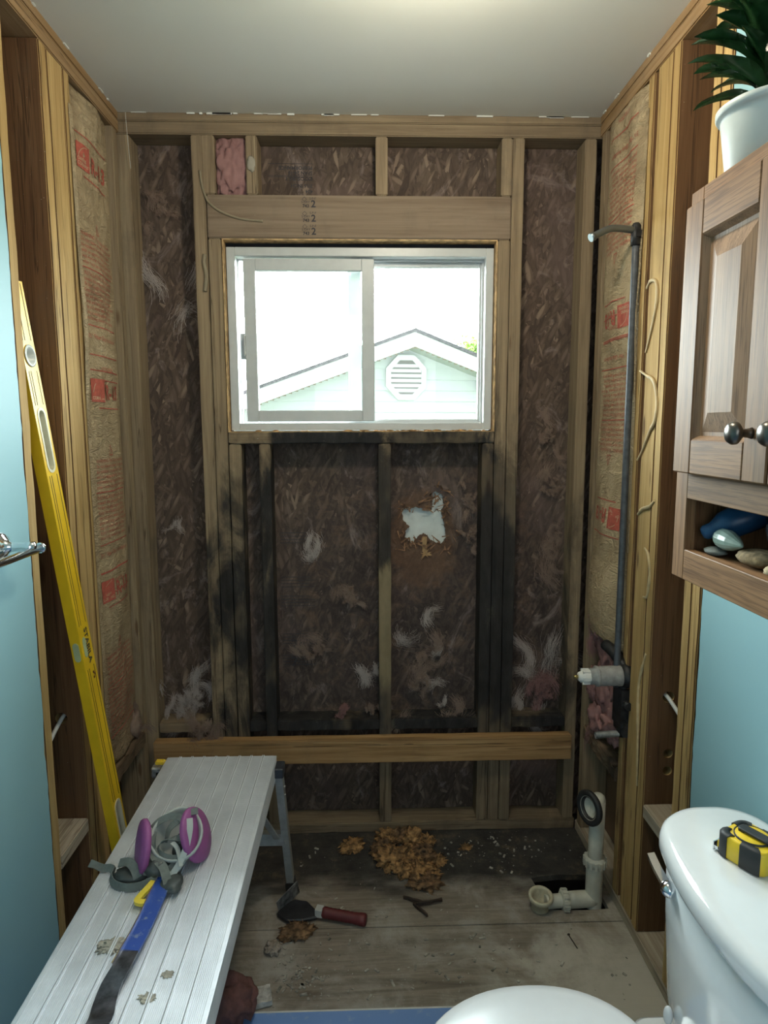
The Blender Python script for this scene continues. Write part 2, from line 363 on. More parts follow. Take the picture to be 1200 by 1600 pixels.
DUSTY = wood('dusty_board_top', 'y', (.50, .44, .35), (.40, .34, .26), (.27, .21, .15), dirt=.3)
LEDG = wood('ledger_wood', 'x', (.46, .29, .14), (.34, .20, .085), (.19, .10, .04), dirt=.35)
HDR = wood('header_wood', 'x', (.28, .215, .155), (.235, .175, .122), (.165, .115, .075), dirt=.35)
OSB = osb(); FLOOR = floor_mat(); KRAFT = kraft()
BLUE = drywall('blue_wall_paint', (.275, .475, .525)); CEIL = drywall('white_ceiling_paint', (.74, .745, .69)); BROWNPAPER = drywall('brown_drywall_back', (.20, .125, .075), .25)
GYPS = plain('raw_drywall_edge', (.50, .42, .31), .9, var=.25, sc=60, bump=.5)
VINYL = plain('white_window_vinyl', (.50, .52, .515), .35, var=.03); GLASS = glass('window_glass')
TAR = plain('black_tar_paper', (.012, .013, .02), .8, var=.3)
SIDING = plain('pale_siding', (.40, .415, .42), .6, var=.02, sc=3); SIDTRIM = plain('white_fascia', (.52, .535, .54), .5, var=.02, sc=3)
SHINGLE = plain('grey_shingle', (.12, .11, .12), .9, var=.3, sc=40)
ALU = None
PINK = fibre('pink_glass_fibre', (.25, .13, .125), (.35, .20, .185)); PALE = fibre('pale_glass_fibre', (.38, .28, .22), (.25, .17, .135), .65); WISP = fibre('grey_fibre_wisp', (.60, .53, .48), (.42, .35, .32), .75)
CHROME = plain('chrome', (.75, .76, .78), .12, 1, var=.02); PORC = plain('white_porcelain', (.72, .74, .75), .08, var=.01, Coat_Weight=.6)
SEATM = plain('white_seat_plastic', (.74, .76, .79), .22, var=.01)
PVC = plain('old_pvc', (.55, .54, .46), .45, var=.10, sc=18); RUBBER = plain('black_rubber', (.02, .021, .022), .6, var=.2)
REDINK = plain('red_print', (.45, .10, .065), .8, var=.15, sc=80); BLKINK = plain('dark_ink', (.045, .04, .045), .8, var=.3)
CREAM = plain('cream_paper_print', (.55, .40, .25), .8, var=.1)

# ------------------------------------------------------------------ room shell
def stru(name, bm, m, parent=None): return obj(name, bm, m, parent, kind='structure')
HOLE = [(.535, -.262), (.62, -.250), (.735, -.255), (.738, -.408), (.66, -.412), (.535, -.405), (.545, -.33)]
b = new(); prism(b, [(-.85, -.458), (.85, -.458), (.85, .09), (-.85, .09)], [HOLE], lambda u, v: (u, v, 0), lambda u, v: (u, v, -.019)); 
fl = stru('floor', b, FLOOR)
b = new(); bx(b, -.85, .85, -3.35, -.4615, -.019, 0); stru('floor_boards', b, FLOOR)
b = new(); bx(b, -.9, .9, -.7, .15, -.36, -.34); bx(b, .40, .85, -.20, -.16, -.34, -.02); bx(b, .40, .85, -.50, -.455, -.34, -.02); bx(b, .85, .88, -.5, -.16, -.34, -.02); bx(b, .38, .40, -.5, -.16, -.34, -.02); stru('floor_crawlspace', b, plain('dark_soil', (.03, .024, .02), .95))
b = new(); bx(b, -.749, .42, -3.30, -.742, 0, .005); bx(b, -.749, .42, -.742, -.737, 0, .0052, 1)
s_ = NT('blue_floor_sheet'); n_ = s_.noise(s_.coord('World'), 30, 6, .7); c_ = s_.mix(s_.smooth(n_, .55, .75), (.16, .29, .60), (.30, .40, .58)); s_.fin(c_, .5)
stru('floor_blue_sheet', b, [s_.m, plain('white_sheet_edge', (.6, .6, .58), .7)])
b = new(); bx(b, -.762, .762, -3.3, -.0015, 2.44, 2.453)
random.seed(3)
for s0 in (-1, 1):
    for k in range(26):
        y = -.04-k*.045+random.uniform(-.01, .01); h = random.uniform(.002, .006)
        if random.random() < .25: bx(b, s0*.762-(.004 if s0 > 0 else 0), s0*.762+(0 if s0 > 0 else .004), y-random.uniform(.008, .03), y, 2.44-h, 2.4405)
for k in range(22):
    x = random.uniform(-.74, .74); bx(b, x, x+random.uniform(.01, .06), -.005, -.0015, 2.44-random.uniform(.001, .005), 2.4405)
stru('ceiling', b, CEIL)
b = new(); bx(b, -.866, .866, -3.35, .12, 2.456, 2.49); stru('ceiling_upper', b, plain('dark_attic', (.05, .04, .03), .9))
def edge_panel(x0, x1, y1, seedv, name):
    "painted drywall whose cut edge is ragged"
    bm = new(); n = 120; loop = []
    for k in range(n+1):
        z = 2.44*k/n; loop.append((y1+.0045*noise.noise(Vector((seedv, z*9, 0)))+.003*noise.noise(Vector((seedv, z*40, 3))), z))
    prism(bm, [(-3.3, 0)]+loop+[(-3.3, 2.44)], [], lambda u, v: (x0, u, v), lambda u, v: (x1, u, v))
    for f in bm.faces:
        if f.normal.y > .5: f.material_index = 1
    return stru(name, bm, [BLUE, GYPS])
edge_panel(-.7493, -.762, -.752, 1, 'wall_left'); edge_panel(.7493, .762, -.822, 5, 'wall_right')
b = new(); bx(b, -.866, -.853, -3.35, .1, 0, 2.46); stru('wall_left_backing', b, BROWNPAPER)
b = new(); bx(b, .853, .866, -3.35, .1, 0, 2.46); stru('wall_right_backing', b, BROWNPAPER)
b = new(); bx(b, -.866, .866, -3.36, -3.30, 0, 2.46); stru('wall_front', b, BLUE)
# sheathing with the window opening and the rotted hole
RO = (-.454, .440, 1.446, 2.064)
patch = [(.128,1.174),(.160,1.180),(.198,1.178),(.239,1.169),(.241,1.20),(.243,1.235),(.262,1.232),(.280,1.219),(.282,1.19),(.274,1.162),(.286,1.11),(.293,1.069),(.275,1.046),(.258,1.05),(.240,1.058),(.225,1.075),(.210,1.083),(.196,1.078),(.183,1.066),(.169,1.043),(.158,1.06),(.142,1.071),(.146,1.094),(.158,1.11),(.140,1.13)]
pr = []
for i in range(len(patch)):
    a = Vector(patch[i]); c = Vector(patch[(i+1) % len(patch)])
    for k in range(5):
        p = a.lerp(c, k/5); pr.append((p.x+random.uniform(-.0028, .0028), p.y+random.uniform(-.0028, .0028)))
b = new(); prism(b, [(-.85, 0), (.85, 0), (.85, 2.45), (-.85, 2.45)], [[(RO[0], RO[2]), (RO[1], RO[2]), (RO[1], RO[3]), (RO[0], RO[3])], pr], lambda u, v: (u, .089, v), lambda u, v: (u, .101, v))
stru('wall_back', b, OSB)
b = new(); prism(b, [(-.9, -.3), (.9, -.3), (.9, 2.6), (-.9, 2.6)], [[(RO[0], RO[2]), (RO[1], RO[2]), (RO[1], RO[3]), (RO[0], RO[3])]], lambda u, v: (u, .106, v), lambda u, v: (u, .118, v))
stru('wall_exterior', b, plain('white_siding_back', (.62, .66, .63), .6, var=.05))

# ------------------------------------------------------------------ framing lumber, every piece its own thing
def cutter_apply(o, cyls):
    for c, ax, r, L in cyls:
        bm = new(); a = Vector(ax); lathe(bm, Vector(c)-a*L/2, a, [(0,0),(r,0),(r,L),(0,L)], 20, smooth=False)
        me = bpy.data.meshes.new('c'); bm.to_mesh(me); bm.free(); k = bpy.data.objects.new('c', me); COL.objects.link(k)
        md = o.modifiers.new('b', 'BOOLEAN'); md.object = k; md.operation = 'DIFFERENCE'; md.solver = 'EXACT'
        bpy.context.view_layer.update(); dg = bpy.context.evaluated_depsgraph_get()
        nm = bpy.data.meshes.new_from_object(o.evaluated_get(dg)); o.modifiers.clear(); o.data = nm; bpy.data.objects.remove(k)
def board(name, x0, x1, y0, y1, z0, z1, m, label, cat, group=None, bev=.003, rag=0):
    bm = new(); bx(bm, x0, x1, y0, y1, z0, z1)
    bmesh.ops.bevel(bm, geom=list(bm.edges), offset=bev, segments=2, affect='EDGES')
    if rag:
        d = (x1-x0, y1-y0, z1-z0); ax = d.index(max(d)); e = [q for q in bm.edges if abs((q.verts[0].co-q.verts[1].co)[ax]) > .7*d[ax]]
        bmesh.ops.subdivide_edges(bm, edges=e, cuts=30, use_grid_fill=False)
        for v in bm.verts: v.co += Vector([rag*noise.noise(v.co*28+Vector((k*9, 0, 0))) if k != ax else 0 for k in range(3)])
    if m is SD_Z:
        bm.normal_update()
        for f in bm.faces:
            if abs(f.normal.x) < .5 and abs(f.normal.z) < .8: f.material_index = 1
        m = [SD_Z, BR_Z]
    return T(obj(name, bm, m), label, cat, group)
D = .089
G = 'lumber framing of the opened walls'
bs = 'wall_stud'
# outside wall
board('bottom_plate', -.76, .76, 0, D, 0, .038, MO_X, 'stained bottom plate lying on the floor along the foot of the window wall', 'framing plate', rag=.004)
board('top_plate', -.85, .85, 0, D, 2.378, 2.415, ST_X, 'lower of the two top plates above the window, short studs butt under it', 'framing plate')
board('top_plate', -.85, .85, 0, D, 2.4165, 2.4545, ST_X, 'upper top plate of the window wall tucked against the ceiling', 'framing plate')
board('window_header', -.497, .480, 0, D, 2.066, 2.199, HDR, 'wide stamped header board directly above the window', 'header')
board('window_sill_plate', -.452, .439, -.002, D, 1.408, 1.446, MO_X, 'rough sill board under the window, blackened by mould', 'framing plate', rag=.003)
for a, c, z0, z1, m, lab in (
    (-.775, -.733, .038, 2.377, ST_Z, 'full-height corner stud at the left end of the window wall'),
    (-.540, -.500, .038, 2.377, MO_Z, 'full-height stud left of the window, outer one of its pair'),
    (-.497, -.456, .038, 2.065, MO_Z, 'stud hugging the left side of the window, ending under the header'),
    (-.452, -.412, .038, 1.407, MO_Z, 'short stud under the left end of the window sill, blackened low down'),
    (-.352, -.315, .038, 1.407, MO_Z, 'black mouldy stud under the window left of the middle stud'),
    (.048, .090, .038, 1.407, CENT, 'middle stud under the window with a pale greenish worn stretch'),
    (.400, .438, .038, 1.407, MO_Z, 'short stud under the right end of the sill, right of the hole to daylight'),
    (.441, .479, .038, 2.065, MO_Z, 'stud hugging the right side of the window, ending under the header'),
    (.482, .520, .038, 2.377, MO_Z, 'full-height stud right of the window, beside the wide right bay'),
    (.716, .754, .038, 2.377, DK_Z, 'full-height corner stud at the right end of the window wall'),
    (-.506, -.468, 2.2, 2.377, ST_Z, 'short block above the header left of the pink insulation'),
    (-.369, -.333, 2.2, 2.377, ST_Z, 'short block above the header right of the pink insulation'),
    (.043, .081, 2.2, 2.377, ST_Z, 'short block above the middle of the header'),
    (.447, .481, 2.2, 2.377, ST_Z, 'short block above the right end of the header')):
    board('cripple_stud' if z0 > 1 else bs, a, c, 0, D, z0, z1, m, lab, 'stud', rag=.0016 if z0 < 1 else 0)
for a, c, lab in ((-.730, -.542, 'black cross block low in the far left bay of the window wall'), (-.411, -.353, 'tiny cross block between the two mouldy studs at the lower left'),
                  (-.314, .047, 'cross block left of the middle stud, littered with fibre'), (.091, .399, 'cross block right of the middle stud, littered with rotten chips'), (.521, .715, 'black cross block low in the far right bay of the window wall')):
    board('fire_block', a, c, .006, D, .39, .428, MO_X, lab, 'framing block', rag=.004)
board('tub_ledger', -.740, .728, -.039, -.001, .288, .377, LEDG, 'long horizontal ledger board nailed across the studs at knee height', 'ledger board', rag=.0015)
# side walls
for sx, nm in ((-1, 'left'), (1, 'right')):
    def sb(name, y0, y1, z0, z1, m, lab, cat, x0=.762, x1=.851, **k):
        A, B = sorted((sx*x0, sx*x1)); return board(name, A, B, y0, y1, z0, z1, m, lab, cat, **k)
    sb('top_plate', -2.4, -.002, 2.378, 2.415, SD_Y, f'lower top plate running along the {nm} wall above its studs', 'framing plate')
    sb('top_plate', -2.4, -.002, 2.4165, 2.4545, SD_Y, f'upper top plate along the {nm} wall against the ceiling', 'framing plate')
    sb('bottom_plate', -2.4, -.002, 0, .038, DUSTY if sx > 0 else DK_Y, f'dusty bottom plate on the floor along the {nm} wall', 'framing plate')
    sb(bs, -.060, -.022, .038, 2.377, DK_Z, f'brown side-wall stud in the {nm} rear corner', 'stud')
cor = (bs,)
L = lambda *a, **k: board(*a, **k)
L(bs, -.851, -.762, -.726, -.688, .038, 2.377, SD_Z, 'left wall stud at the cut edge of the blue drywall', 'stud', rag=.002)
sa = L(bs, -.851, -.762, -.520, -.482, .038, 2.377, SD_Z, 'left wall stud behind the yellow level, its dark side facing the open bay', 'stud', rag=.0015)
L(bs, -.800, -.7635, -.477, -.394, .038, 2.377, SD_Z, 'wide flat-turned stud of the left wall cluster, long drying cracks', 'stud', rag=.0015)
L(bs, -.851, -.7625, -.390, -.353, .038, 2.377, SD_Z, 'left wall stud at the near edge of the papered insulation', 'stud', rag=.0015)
L('fire_block', -.850, -.762, -.686, -.522, .367, .405, DUSTY, 'dusty cross block in the open bay of the left wall behind the level', 'framing block')
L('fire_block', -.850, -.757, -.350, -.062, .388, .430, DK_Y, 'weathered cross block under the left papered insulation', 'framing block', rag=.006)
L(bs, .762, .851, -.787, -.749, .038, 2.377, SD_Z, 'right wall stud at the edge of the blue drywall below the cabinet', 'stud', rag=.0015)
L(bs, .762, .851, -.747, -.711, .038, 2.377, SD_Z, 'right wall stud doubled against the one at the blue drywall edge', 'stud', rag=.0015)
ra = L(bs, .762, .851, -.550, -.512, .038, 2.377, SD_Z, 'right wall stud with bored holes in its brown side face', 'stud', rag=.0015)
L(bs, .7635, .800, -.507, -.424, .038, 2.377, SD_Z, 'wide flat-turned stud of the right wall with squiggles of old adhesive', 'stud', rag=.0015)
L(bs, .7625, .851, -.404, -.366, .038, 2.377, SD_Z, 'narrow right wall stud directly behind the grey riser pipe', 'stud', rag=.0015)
L('fire_block', .762, .850, -.709, -.552, .392, .430, DUSTY, 'dusty cross block in the open bay of the right wall behind the toilet tank', 'framing block')
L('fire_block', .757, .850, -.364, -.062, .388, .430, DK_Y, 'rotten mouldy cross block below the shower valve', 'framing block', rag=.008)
cutter_apply(ra, [((.818, -.531, .737), (0,1,0), .016, .1), ((.826, -.531, .575), (0,1,0), .013, .1), ((.826, -.531, .525), (0,1,0), .013, .1)])
cutter_apply(sa, [((-.818, -.501, .69), (0,1,0), .016, .1)])
b = new(); tube(b, [(.816, -.50, .742), (.816, -.56, .735), (.826, -.62, .705), (.838, -.70, .69)], .0055, 10, 6); T(obj('electrical_cable', b, plain('white_cable', (.75, .76, .74), .4)), 'white electrical cable through the bored hole in the right wall stud', 'cable')
b = new(); tube(b, [(-.818, -.49, .695), (-.818, -.53, .685), (-.828, -.60, .64), (-.838, -.67, .62)], .0055, 10, 6); T(obj('electrical_cable', b, plain('white_cable_dim', (.72, .73, .70), .4)), 'white electrical cable in the open left bay behind the level', 'cable')

# ------------------------------------------------------------------ batts
def batt(sx, y0, y1, z0, z1, seed, off, puff, torn, label):
    def fx(y, z):
        t = min(1, max(0, (y-y0)/(y1-y0))); e = math.sin(PI*t)**.6 if 0 < t < 1 else 0
        k = off+puff*e*(.75+.5*noise.noise(Vector((seed, y*3, z*2.3))))
        k += .010*noise.noise(Vector((seed*3, y*11, z*7)))*e+.005*abs(noise.noise(Vector((seed, y*20, z*34))))*e
        if sx > 0 and z < 1.1: k += .02*e*max(0, math.sin(z*9))
        return sx*(.762-k)
    bm = new(); ny, nz = 26, 190; g = []
    for j in range(nz+1):
        z = z0+(z1-z0)*j/nz; row = []
        for i in range(ny+1):
            y = y0+(y1-y0)*i/ny; zz = z
            if j == 0: zz += torn*noise.noise(Vector((y*23, seed, 0)))+torn*.6*noise.noise(Vector((y*60, seed, 0)))
            row.append(bm.verts.new((fx(y, z), y, zz)))
        g.append(row)
    for j in range(nz):
        for i in range(ny):
            f = bm.faces.new((g[j][i], g[j][i+1], g[j+1][i+1], g[j+1][i])); f.smooth = True
    ext = [bm.verts.new((sx*.85, v.co.y, v.co.z)) for v in g[0]]; top = [bm.verts.new((sx*.85, v.co.y, v.co.z)) for v in g[-1]]
    for i in range(ny):
        f = bm.faces.new((g[0][i], ext[i], ext[i+1], g[0][i+1])); f.material_index = 1
        bm.faces.new((g[-1][i], g[-1][i+1], top[i+1], top[i]))
        f = bm.faces.new((ext[i], top[i], top[i+1], ext[i+1])); f.material_index = 1
    for col, e0, t0 in ((0, ext[0], top[0]), (ny, ext[-1], top[-1])):
        f = bm.faces.new([g[j][col] for j in range(nz+1)]+[t0, e0]); f.material_index = 1
    bmesh.ops.recalc_face_normals(bm, faces=bm.faces)
    return T(obj('insulation_batt', bm, [KRAFT, PINK]), label, 'insulation'), fx
LB, fl_ = batt(-1, -.351, -.062, .436, 2.372, 2, -.022, .022, .01, 'tan paper-faced insulation batt between the left wall studs, red print upright')
RB, fr_ = batt(1, -.364, -.062, .80, 2.372, 5, -.012, .030, .05, 'tan paper-faced insulation batt between the right wall studs, red print upside down')
WARN = 'WARNING: This facing will burn.\nDo not leave exposed. Facing must\nbe installed in substantial contact\nwith an approved ceiling, floor or\nwall material. Keep open flame and\nother heat sources away from facing.'
INS = 'INSTALLATION: Place the facing\ntoward the area heated in winter.\nFit batt snugly between framing.\nKeep the material dry. Avoid the\nskin and eyes; wear a dust mask,\ngloves and long sleeves. Wash with\nsoap and water after handling.\nFacing is combustible. Do not\nplace facing toward open spaces.'
def prints(fx, sx, parent, yc, zs, P, flip, zmin):
    d = -1 if flip else 1      # flipped batts read upside down
    e = sx*-.0016
    hy = (lambda u: 1) 
    def mp(u0, v0):
        if sx < 0: return lambda u, v: Vector((fx(yc+d*(u0+u), zs_+d*(v0+v))+.0016, yc+d*(u0+u), zs_+d*(v0+v)))
        return lambda u, v: Vector((fx(yc-d*(u0+u), zs_+d*(v0+v))-.0016, yc-d*(u0+u), zs_+d*(v0+v)))
    def rect(bm, u0, v0, u1, v1, m, k=10):
        for i in range(k):
            a = u0+(u1-u0)*i/k; c = u0+(u1-u0)*(i+1)/k
            vs = [bm.verts.new(m(*p)) for p in ((a, v0), (c, v0), (c, v1), (a, v1))]; bm.faces.new(vs)
    for zs_ in zs:
        ok = lambda v: (zs_+d*v > zmin and zs_+d*v < 2.36)
        m = mp(0, 0)
        def emit(bm, nm='printing'): obj(nm, bm, REDINK, parent)['label'] = 'red print on the tan paper'
        for v in (-.047, -.292, -.447, -.53, -.60, .060):
            if ok(v): bm = new(); rect(bm, -.105 if v != -.047 else -.075, v-.0016, .105 if v != -.047 else .09, v+.0016, m); emit(bm, 'printed_line')
        if ok(-.03) and ok(.03):
            bm = new(); rect(bm, -.105, -.03, -.035, .036, m); emit(bm, 'logo_square'); bm = new(); text_bm(bm, 'R-13', .060, mp(-.024, -.020), bold=.0016); emit(bm, 'rating')
        if ok(-.19):
            bm = new()
            for q in ((0, .0), (.012, .0)): pass
            for a, c in (((-.012, -.185), (.012, -.185)), ((.012, -.185), (0, -.155)), ((0, -.155), (-.012, -.185))):
                dx, dy = c[0]-a[0], c[1]-a[1]; l = math.hypot(dx, dy); nx, ny = -dy/l*.0012, dx/l*.0012
                bm.faces.new([bm.verts.new(m(*p)) for p in ((a[0]-nx, a[1]-ny), (c[0]-nx, c[1]-ny), (c[0]+nx, c[1]+ny), (a[0]+nx, a[1]+ny))])
            text_bm(bm, '!', .022, mp(-.002, -.182)); emit(bm, 'warning_triangle')
        if ok(-.29): bm = new(); text_bm(bm, WARN, .0145, mp(-.10, -.205), lh=1.05); emit(bm, 'paragraph')
        if ok(-.44): bm = new(); text_bm(bm, INS, .0145, mp(-.10, -.312), lh=1.02); emit(bm, 'paragraph')
        if ok(-.49): bm = new(); text_bm(bm, '3\u00bd" Fiber Glass Insulation', .0185, mp(-.105, -.484)); emit(bm, 'paragraph')
        if ok(-.57): bm = new(); text_bm(bm, 'ATTENTION', .015, mp(-.045, -.572)); emit(bm, 'paragraph')
        if ok(-.03) and ok(.03):
            bm = new(); m2 = mp(0, 0)
            sh = lambda f: (lambda u, v: f(u, v)+Vector((-sx*.0006, 0, 0)))
            text_bm(bm, 'OWENS\nCORNING', .0125, sh(mp(-.101, -.011)), lh=.95, bold=.0003)
            for i in range(10):
                a0 = PI*(.5+.5*i/10); a1 = PI*(.5+.5*(i+1)/10); f = sh(m2); cx, cy, R1, R2 = -.048, -.004, .048, .0455
                bm.faces.new([bm.verts.new(f(cx+r*math.cos(a), cy+.75*r*math.sin(a))) for r, a in ((R1, a0), (R1, a1), (R2, a1), (R2, a0))])
            obj('logo', bm, CREAM, parent)['label'] = 'pale logo lettering on a red square'
prints(fl_, -1, LB, -.205, (2.20, 1.567, .975), .62, False, .5)
prints(fr_, 1, RB, -.215, (1.785, 1.19), .62, True, .88)
# kraft flange flap on the left stud
b = new(); ribbon(b, [(-.7605, -.362, 2.30), (-.757, -.365, 1.9), (-.752, -.362, 1.75), (-.760, -.364, 1.5), (-.7600, -.362, .9), (-.7605, -.362, .5)], .022, (1, 0, 0), .0008, 10)
obj('paper_flange', b, KRAFT, LB)
b = new(); ribbon(b, [(.7605, -.372, 2.30), (.757, -.37, 1.9), (.752, -.368, 1.75), (.760, -.37, 1.5), (.7600, -.37, 1.1)], .018, (1, 0, 0), .0008, 10)
obj('paper_flange', b, KRAFT, RB)

# ------------------------------------------------------------------ loose fibre
def fibres(bm, c, sz, n, ln, r=.00032, seed=0, drift=(0,0,-.3), mi=0, ng=None):
    "wisps: bundles of very fine strands that follow a few curling guides"
    rd = random.Random(seed); c = Vector(c); ng = ng or max(3, n//45)
    for g in range(ng):
        p = c+Vector((rd.gauss(0, sz[0]/3.2), rd.gauss(0, sz[1]/3), rd.gauss(0, sz[2]/3.2))); d = Vector((rd.gauss(0, .7), 0, rd.gauss(0, 1))).normalized(); G = [p]
        turn = rd.uniform(-.5, .5); L = max(sz[0], sz[2], ln)*rd.uniform(.35, .9)
        for s_ in range(7):
            a = turn+rd.gauss(0, .35); d = Vector((d.x*math.cos(a)-d.z*math.sin(a), rd.gauss(0, .12), d.x*math.sin(a)+d.z*math.cos(a))).normalized(); G.append(G[-1]+d*L/7)
        sp = rd.uniform(.12, .32)*L
        for k in range(int(n*2.6/ng)):
            o = Vector((rd.gauss(0, sp/2), rd.gauss(0, min(sz[1], .012)/2), rd.gauss(0, sp/2))); i0 = rd.randint(0, 4); i1 = rd.randint(i0+2, 7); pts = []
            fr = rd.uniform(.2, 1.0)
            for i in range(i0, i1+1):
                q = G[i]+o*(fr+(1-fr)*abs(i-3.5)/3.5)+Vector((rd.gauss(0, .0022), rd.gauss(0, .0015), rd.gauss(0, .0022)))
                if q.y > .0865: q.y = .0865-rd.uniform(0, .002)
                pts.append(q)
            w = r*rd.uniform(.6, 1.9); Q = [[bm.verts.new(a_+Vector((w, 0, w*.4))), bm.verts.new(a_-Vector((w, 0, w*.4)))] for a_ in pts]
            for A, B in zip(Q, Q[1:]): f = bm.faces.new((A[0], A[1], B[1], B[0])); f.smooth = True; f.material_index = mi
tl = (
 (-.675, .078, 2.20, .05, .09, 130, .05, .7, PALE, 'pinkish curl of fibre high in the upper left bay beside the window'),
 (-.665, .080, 1.15, .04, .06, 60, .05, .0, WISP, 'small grey wisp stuck in the middle of the far left bay'),
 (-.665, .078, 1.90, .10, .20, 110, .09, .0, WISP, 'thin grey wisps across the left bay beside the window top'),
 (-.193, .078, 1.06, .07, .08, 120, .06, .0, WISP, 'pale wisp left of the middle stud, just below the sill zone'),
 (-.055, .078, .87, .05, .10, 150, .05, .5, PALE, 'bright pale streak of fibre left of the middle stud'),
 (-.177, .078, .64, .10, .14, 200, .07, .4, PALE, 'pale fibre tuft low between the mouldy stud and the middle stud'),
 (-.010, .078, .56, .08, .07, 170, .06, .0, WISP, 'grey fuzzy wisp low against the middle stud'),
 (.195, .074, .72, .10, .13, 170, .09, .0, WISP, 'smoky grey wisps right of the middle stud'),
 (.205, .060, .57, .055, .12, 260, .05, .9, PALE, 'beige hanging clump of fibre right of the middle stud near the block'),
 (.374, .074, 1.21, .07, .07, 130, .05, .5, PALE, 'pinkish tuft at the upper right of the hole to the siding'),
 (.374, .076, 1.09, .06, .06, 110, .04, .6, PALE, 'grey-pink tuft right of the hole to the siding'),
 (.330, .078, .52, .12, .08, 130, .08, .0, WISP, 'spread grey wisp beside the right cripple stud at the bottom'),
 (.660, .070, 1.26, .10, .07, 150, .07, .7, PALE, 'peach tuft in the right bay beside the black window corner'),
 (.677, .074, 1.04, .04, .16, 150, .06, .6, PALE, 'long dangling pink strand in the right bay'),
 (.640, .072, 1.42, .09, .05, 120, .06, .5, PALE, 'tan wisp in the right bay level with the window sill'),
 (.610, .070, .56, .16, .18, 330, .10, .0, WISP, 'wide web of pink-grey fibre low in the right bay'),
 (.655, .060, .50, .12, .10, 200, .07, .8, PINK, 'pink fluff sitting at the foot of the right bay'),
 (-.640, .040, .49, .13, .13, 520, .10, .9, WISP, 'grey fluff at the foot of the far left bay'),
 (-.575, -.020, .385, .07, .10, 520, .08, .9, PALE, 'dirty fibre clump drooping over the left end of the ledger'),
 (-.080, .03, .452, .05, .04, 90, .04, .8, PINK, 'pink scrap of fibre on the cross block left of the middle stud'),
 (.250, .03, .445, .13, .02, 160, .04, .0, PALE, 'loose chips and fibre strewn on the cross block right of the middle stud'),
 (.020, .05, .45, .03, .05, 70, .04, .5, PALE, 'beige strand caught in the bottom corner left of the middle stud'))
for i, (x, y, z, w_, h_, n, ln, core, m, lab) in enumerate(tl):
    bm = new(); fibres(bm, (x, y, z), (w_*1.2, .012, h_*1.2), n, ln, seed=i)
    if core:
        rr = random.Random(i)
        for k in range(4):
            fibres(bm, (x+rr.uniform(-.15, .15)*w_, y-.004, z+rr.uniform(-.3, .3)*h_), (w_*core*.6, .012, h_*core*.7), 75, ln*.6, r=.00024, seed=i*50+k, ng=3)
    T(obj('fibre_tuft', bm, m), lab, 'insulation fluff', kind='stuff')
b = new(); blob(b, (-.419, .050, 2.288), .08, (.95, .5, 1.6), .25, 5, 5, 3); 
for v in b.verts: v.co.x = min(max(v.co.x, -.466), -.371); v.co.z = min(max(v.co.z, 2.201), 2.376)
T(obj('insulation_wad', b, PINK), 'pink insulation stuffed between two short blocks above the header', 'insulation')
b = new()
for k, (x, y, z, r, s1, s2) in enumerate(((.79, -.20, .74, .05, 1.2, 1.6), (.79, -.20, .62, .055, 1.2, 1.7), (.775, -.17, .50, .05, 1.1, .9), (.79, -.28, .52, .06, 1.3, .9), (.78, -.12, .60, .045, 1.0, 1.4), (.79, -.30, .68, .05, 1.0, 1.5), (.77, -.13, .82, .04, .8, 1.6))):
    blob(b, (x, y, z), r, (.62, s1, s2), .5, 2.6, 4, k+11)
fibres(b, (.772, -.18, .66), (.02, .16, .26), 420, .05, seed=77)
for v in b.verts: v.co.x = max(v.co.x, .725)
T(obj('insulation_wad', b, PINK), 'torn pink insulation bulging behind the shower valve in the right wall', 'insulation')
b = new(); blob(b, (-.78, -.10, .47), .04, (.6, 1.0, 1.1), .5, 3, 3, 4); fibres(b, (-.765, -.10, .48), (.03, .09, .1), 160, .05, seed=9)
T(obj('insulation_wad', b, PALE), 'dusty fluff on the left cross block in the rear corner', 'insulation')

# ------------------------------------------------------------------ window
W = thing('window_1', None, None, (-.006, .075, 1.452)); W['kind'] = 'structure'; del_ = None
X0, X1, Z0, Z1 = -.448, .434, 1.452, 2.048
def ring(bm, x0, x1, z0, z1, y0, y1, l, r, b_, t):
    bx(bm, x0, x0+l, y0, y1, z0, z1); bx(bm, x1-r, x1, y0, y1, z0, z1); bx(bm, x0+l, x1-r, y0, y1, z0, z0+b_); bx(bm, x0+l, x1-r, y0, y1, z1-t, z1)
b = new(); ring(b, X0, X1, Z0, Z1, .035, .118, .028, .026, .024, .028); obj('window_frame', b, VINYL, W, bev=.0015)
b = new(); ring(b, X0+.0285, X1-.0265, Z0+.0245, Z1-.0285, .072, .080, .006, .006, .005, .006); obj('track', b, VINYL, W)
b = new(); ring(b, -.396, .037, 1.482, 2.014, .042, .068, .040, .042, .037, .038); sash = obj('sash', b, VINYL, W, bev=.002)
b = new(); bx(b, -.356, -.005, .053, .057, 1.519, 1.976); obj('glass', b, GLASS, W)
b = new(); ring(b, -.052, .4075, 1.4765, 2.0195, .084, .108, .044, .012, .012, .022); obj('fixed_frame', b, VINYL, W, bev=.002)
b = new(); bx(b, -.008, .3955, .094, .098, 1.4885, 1.9975); obj('glass', b, GLASS, W)
b = new(); bx(b, -.398, -.392, .030, .042, 1.70, 1.765); bx(b, -.412, -.396, .052, .064, 1.69, 1.775); bx(b, -.010, -.004, .070, .084, 1.66, 1.74); obj('latch', b, plain('latch_grey', (.45, .47, .47), .4), W, bev=.001)
b = new(); ring(b, -.4535, .4395, 1.4465, 2.0655, .050, .0885, .004, .004, .004, .016); obj('flashing', b, TAR, W)
b = new(); ring(b, -.4537, .4397, 1.4462, 2.0658, .004, .049, .003, .003, .0025, .003); obj('liner', b, plain('fresh_plywood_edge', (.55, .36, .17), .8, var=.3, sc=40), W)
b = new()
rr = random.Random(4)
